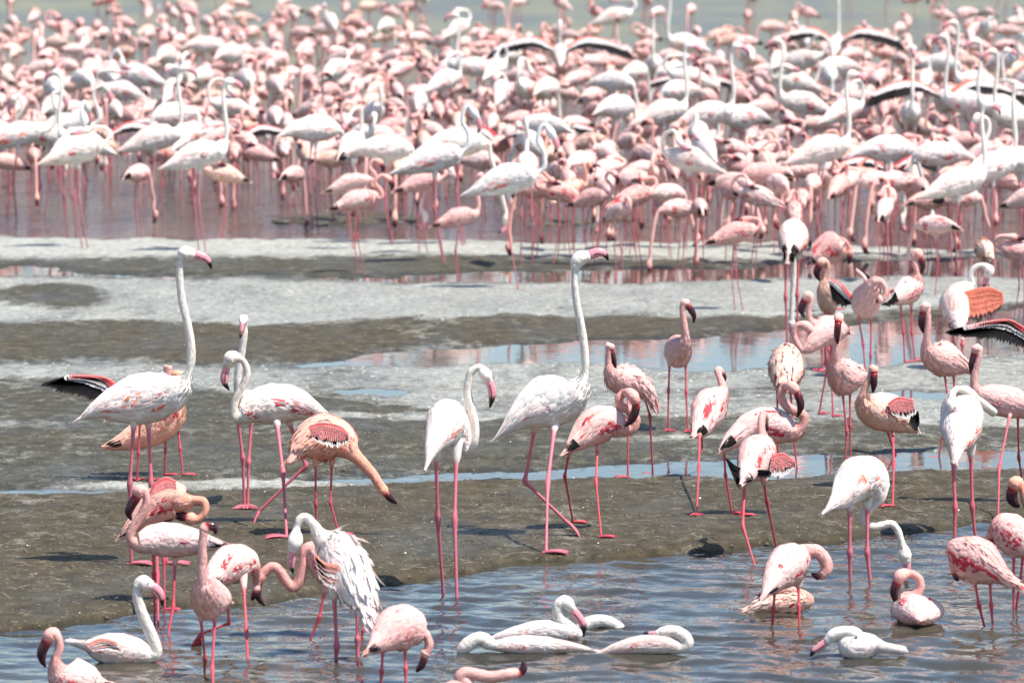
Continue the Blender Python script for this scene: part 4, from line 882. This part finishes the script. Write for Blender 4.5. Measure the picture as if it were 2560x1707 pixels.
OWN = {(198, 620): 'cream flamingo resting with coiled neck where the lagoon meets the salt crust', (172, 585): 'grey shaded flamingo at the lagoon edge just behind a coiled cream one',
 (503, 628): 'white flamingo with upright neck standing on the outer salt crust beside the lagoon', (560, 598): 'peach flamingo preening right behind the upright white one at the crust',
 (898, 682): 'deep pink flamingo with bent neck walking on the dark mud strip', (1150, 700): 'rose flamingo with straight neck walking on the dark mud strip', (968, 610): 'white and coral flamingo dangling its long neck to the salt crust',
 (1090, 656): 'grey shaded flamingo with tall arched neck behind a rose one on the mud strip', (1150, 612): 'cream flamingo with long neck hanging down behind the rose walker', (1275, 722): 'grey shaded flamingo with arched neck standing in the thin puddle',
 (880, 624): 'pale pink flamingo standing right behind the deep pink walker', (1058, 632): 'rose flamingo resting beside the tall arched grey shaded one', (1480, 662): 'rose flamingo with bent neck beside the dark mud strip, behind the upright bill',
 (1545, 690): 'small pale flamingo preening with face towards the mud strip', (1590, 668): 'ruffled red winged flamingo resting behind a small preening one', (1695, 674): 'pale pink flamingo with lowered head before one with black drooping wing tips',
 (1748, 680): 'pink flamingo seen from behind with black drooping wing tips at the puddle', (1840, 775): 'red winged flamingo standing alone on the pale wet crust', (1985, 704): 'ruffled red winged flamingo behind the one with hanging neck',
 (2210, 702): 'pale pink flamingo with black tail edge preening above the lifted pink wing', (2335, 738): 'pale pink flamingo with lowered head behind the one with red streaked back', (2460, 790): 'fluffy peach flamingo seen from behind above the orange wing',
 (2395, 690): 'white and coral long necked flamingo with upright neck standing before another white one', (2478, 655): 'white long necked flamingo with upright neck beside the white and coral one', (2058, 622): 'white and coral flamingo with straight neck at the edge of the packed flock',
 (2545, 640): 'white flamingo with arched neck beside two upright necked ones', (2545, 800): 'rose flamingo resting beside the fluffy peach one'}
for key, u, v, yaw in SEEN: place(key, u, v, yaw, random.uniform(.90, .99), label=OWN.get((u, v)))
taken = [(u, v) for _, u, v, _ in SEEN]
# the rest of the crowd
def crowd_density(u, v, c):
    d = 1.0
    if v < 235: d = .45
    if v < 165: d = .10
    if v < 105: d = .04
    lim = 530 if u < 750 else 575 if u < 1300 else 665
    if u < 750 and v > 400: d *= .5
    if 750 <= u < 1300 and v > 500: d *= .7
    d *= min(1.0, max(.10, .72 + 5.5 * c))
    if v > lim: d = 0
    return d
GP = ['white', 'white', 'coral', 'cream', 'shade']; LP = ['blush', 'blush', 'blush', 'palep', 'palep', 'rose', 'peach', 'red']
r2 = random.Random(11); spots = []; TK = np.zeros((2000, 2)); nk_ = len(taken); TK[:nk_] = taken
CU = np.array([r2.uniform(-120, 2680) for _ in range(30000)]); CV = np.array([r2.uniform(40, 665) for _ in range(30000)])
_dx, _dy, _dz = ray(CU, CV); CC = fbm(_dx * (-HC / _dz) * .55, _dy * (-HC / _dz) * .16, 3, 91)
for u, v, cl in zip(CU.tolist(), CV.tolist(), CC.tolist()):
    if r2.random() > crowd_density(u, v, cl): continue
    s = (v + 490) / 3.6
    if np.any((np.abs(TK[:nk_, 0] - u) < .19 * s) & (np.abs(TK[:nk_, 1] - v) < (.065 if v < 330 else .05) * s)): continue
    TK[nk_] = (u, v); nk_ += 1; spots.append((u, v))
    if len(spots) >= 820: break
spots.sort(key=lambda q: -q[1])
far = []
for i, (u, v) in enumerate(spots):
    G = r2.random() < (.12 if v > 300 else .07 if v > 225 else .02)
    if G: key = Gk(r2.choice(GP), r2.choices(['alert', 'arch', 'feed', 'preen', 'tuck'], [.25, .8, 3.5, 2, 3])[0])
    else: key = Lk(r2.choice(LP), r2.choices(['alert', 'arch', 'feed', 'preen', 'tuck'], [.2, .7, 6, 2.5, 3])[0], False, r2.choices([0, 1, 2], [3, 1.5, 1.5])[0])
    yaw = r2.choice([0, 180, 90, 90, 65, 115, 75, 105, 40, 140, 220, 320, 270, 265]) + r2.uniform(-25, 25); scl = r2.uniform(.90, 1.06) * (.93 if G else 1)
    if i < 235: place(key, u, v, yaw, scl, parts=i < 140)
    else: far.append((key, u, v, yaw, scl))
print('crowd', len(spots), 'far', len(far))
acc = []
for key, u, v, yaw, scl in far:
    V, Q, T, C, M, N = proto(key, True).arrays(); p = ground_hit(u, v); c, s = math.cos(math.radians(yaw)), math.sin(math.radians(yaw))
    R = np.array(((c, -s, 0), (s, c, 0), (0, 0, 1.0))); b = MB()
    b.V = [V @ R.T * scl + p]; b.N = [N @ R.T]; b.C = [C * r2.uniform(.93, 1.04)]; b.Q = [Q]; b.T = [T]; b.mq = list(M[:len(Q)]); b.mt = list(M[len(Q):]); b.n = len(V); acc.append(b)
fo = link('flamingo_flock', merge(acc).mesh('flamingo_flock', [M_PLUME, M_FEATH, M_SKIN, M_BILL]))
fo['label'] = 'pink mass of flamingos standing far out in the lagoon'; fo['category'] = 'flock'; fo['kind'] = 'stuff'
print('flock tris', sum(len(b.Q[0]) * 2 + len(b.T[0]) for b in acc))

# ---------------------------------------------------------------- what lies on the mud: clods, salt lumps, straw, shed down
def plain_mat(name, c0, c1, rough=.9, scale=40):
    m, n, l, p = mat(name); z = n.new('ShaderNodeTexNoise'); z.inputs['Scale'].default_value = scale; r = n.new('ShaderNodeValToRGB')
    r.color_ramp.elements[0].position = .3; r.color_ramp.elements[1].position = .7
    r.color_ramp.elements[0].color = (*c0, 1); r.color_ramp.elements[1].color = (*c1, 1)
    tc = n.new('ShaderNodeTexCoord'); l.new(tc.outputs['Object'], z.inputs['Vector']); l.new(z.outputs['Fac'], r.inputs['Fac']); l.new(r.outputs['Color'], p.inputs['Base Color'])
    p.inputs['Roughness'].default_value = rough; return m
def scatter(n, seed, keep, y0=24.0, y1=46.0):
    r = np.random.default_rng(seed); y = y0 + (y1 - y0) * r.random(n) ** 1.4; x = r.uniform(-1, 1, n) * (.098 * y + .3)
    h, s, b = terrain(x, y); k = keep(h, s, b, r.random(n), x, y); return x[k], y[k], h[k], r
def lumps(name, x, y, z, r, lo, hi, flat, m, label):
    k = len(x); a = np.linspace(0, 2 * np.pi, 6, endpoint=False)
    rad = lo + (hi - lo) * r.random(k) ** 2.5; R = rad[:, None] * r.uniform(.6, 1.3, (k, 6))
    ring = np.stack([x[:, None] + R * np.cos(a), y[:, None] + R * np.sin(a), np.broadcast_to((z - .004)[:, None], (k, 6))], -1)
    top = np.stack([x[:, None] + .55 * R[:, ::2] * np.cos(a[::2]), y[:, None] + .55 * R[:, ::2] * np.sin(a[::2]), z[:, None] + rad[:, None] * flat * r.uniform(.6, 1.2, (k, 3))], -1)
    V = np.concatenate([ring, top], 1).reshape(-1, 3); b = (np.arange(k) * 9)[:, None]
    T = np.concatenate([b + np.array([q]) for q in ([0, 1, 6], [1, 2, 7], [1, 7, 6], [2, 3, 7], [3, 4, 8], [3, 8, 7], [4, 5, 8], [5, 0, 6], [5, 6, 8], [6, 7, 8])])
    o = link(name, make_mesh(name, V, np.zeros((0, 4), int), T, [m], smooth=False)); o['kind'] = 'stuff'; o['label'] = label; o['category'] = label.split()[-4] if False else name.split('_')[-1]
    return o
x, y, h, r = scatter(60000, 5, lambda h, s, b, q, x, y: (h > .006) & (s < .5) & (q < .30 + .5 * np.clip(fbm(x * 1.3, y * .6, 3, 9) * 3, -.3, 1)))
lumps('mud_clods', x, y, h, r, .004, .017, .42, plain_mat('clod_mud', (.045, .04, .030), (.125, .113, .085)), 'small clods and pebbles scattered over the mud')
x, y, h, r = scatter(40000, 6, lambda h, s, b, q, x, y: (h > .004) & (s > .42) & (q < .45))
lumps('salt_lumps', x, y, h, r, .004, .020, .30, plain_mat('salt_lump', (.24, .24, .19), (.46, .46, .42)), 'crumbly lumps of pale salt crust on the lakebed')
def strands(name, x, y, z, r, L0, L1, w, m, label):
    k = len(x); L = L0 + (L1 - L0) * r.random(k) ** 2; a = r.normal(0, .6, k) + np.pi * (r.random(k) < .5); bend = r.normal(0, .45, k); up = np.abs(r.normal(0, .10, k)) * L
    d = np.stack([np.cos(a), np.sin(a), 0 * a], 1); s = np.stack([-np.sin(a), np.cos(a), 0 * a], 1); c = np.stack([x, y, z + .004], 1)
    P = [c + d * (t * L)[:, None] + s * (bend * t * t * L)[:, None] + np.array((0, 0, 1.0)) * (up * 4 * t * (1 - t) + up * t)[:, None] for t in (0, .5, 1)]
    zv = np.array((0, 0, 1.0)) * w; V = np.stack([P[0] - zv, P[0] + zv, P[1] - zv, P[1] + zv, P[2], P[0] + s * w, P[1] + s * w], 1).reshape(-1, 3); b = (np.arange(k) * 7)[:, None]
    Q = np.concatenate([b + np.array([[0, 2, 3, 1]]), b + np.array([[1, 3, 6, 5]])]); T = np.concatenate([b + np.array([[2, 4, 3]]), b + np.array([[3, 4, 6]])])
    o = link(name, make_mesh(name, V, Q, T, [m], smooth=False)); o['kind'] = 'stuff'; o['label'] = label; o['category'] = name.split('_')[-1]
shore = lambda h: np.exp(-((h - .006) / .010) ** 2)
x, y, h, r = scatter(23000, 8, lambda h, s, b, q, x, y: (h > -.002) & (s < .45) & (y < 33) & (q < .05 + .20 * (b > .5) * np.clip(fbm(x * .8, y * .8, 3, 15) * 4 + .3, 0, 1) + .35 * shore(h) * (y < 29.3)), 24.0, 33.0)
strands('straw_litter', x, y, h, r, .015, .11, .0015, plain_mat('straw', (.17, .145, .085), (.38, .345, .255)), 'pale broken straw and weed strands littering the brown bank')
x, y, h, r = scatter(900, 12, lambda h, s, b, q, x, y: (h > .002) & (q < .22), 24.0, 40.0)
lumps('shed_down', x, y, h, r, .004, .013, .5, plain_mat('down', (.62, .60, .57), (.78, .74, .71)), 'shed white down feathers dotted about on the mud')
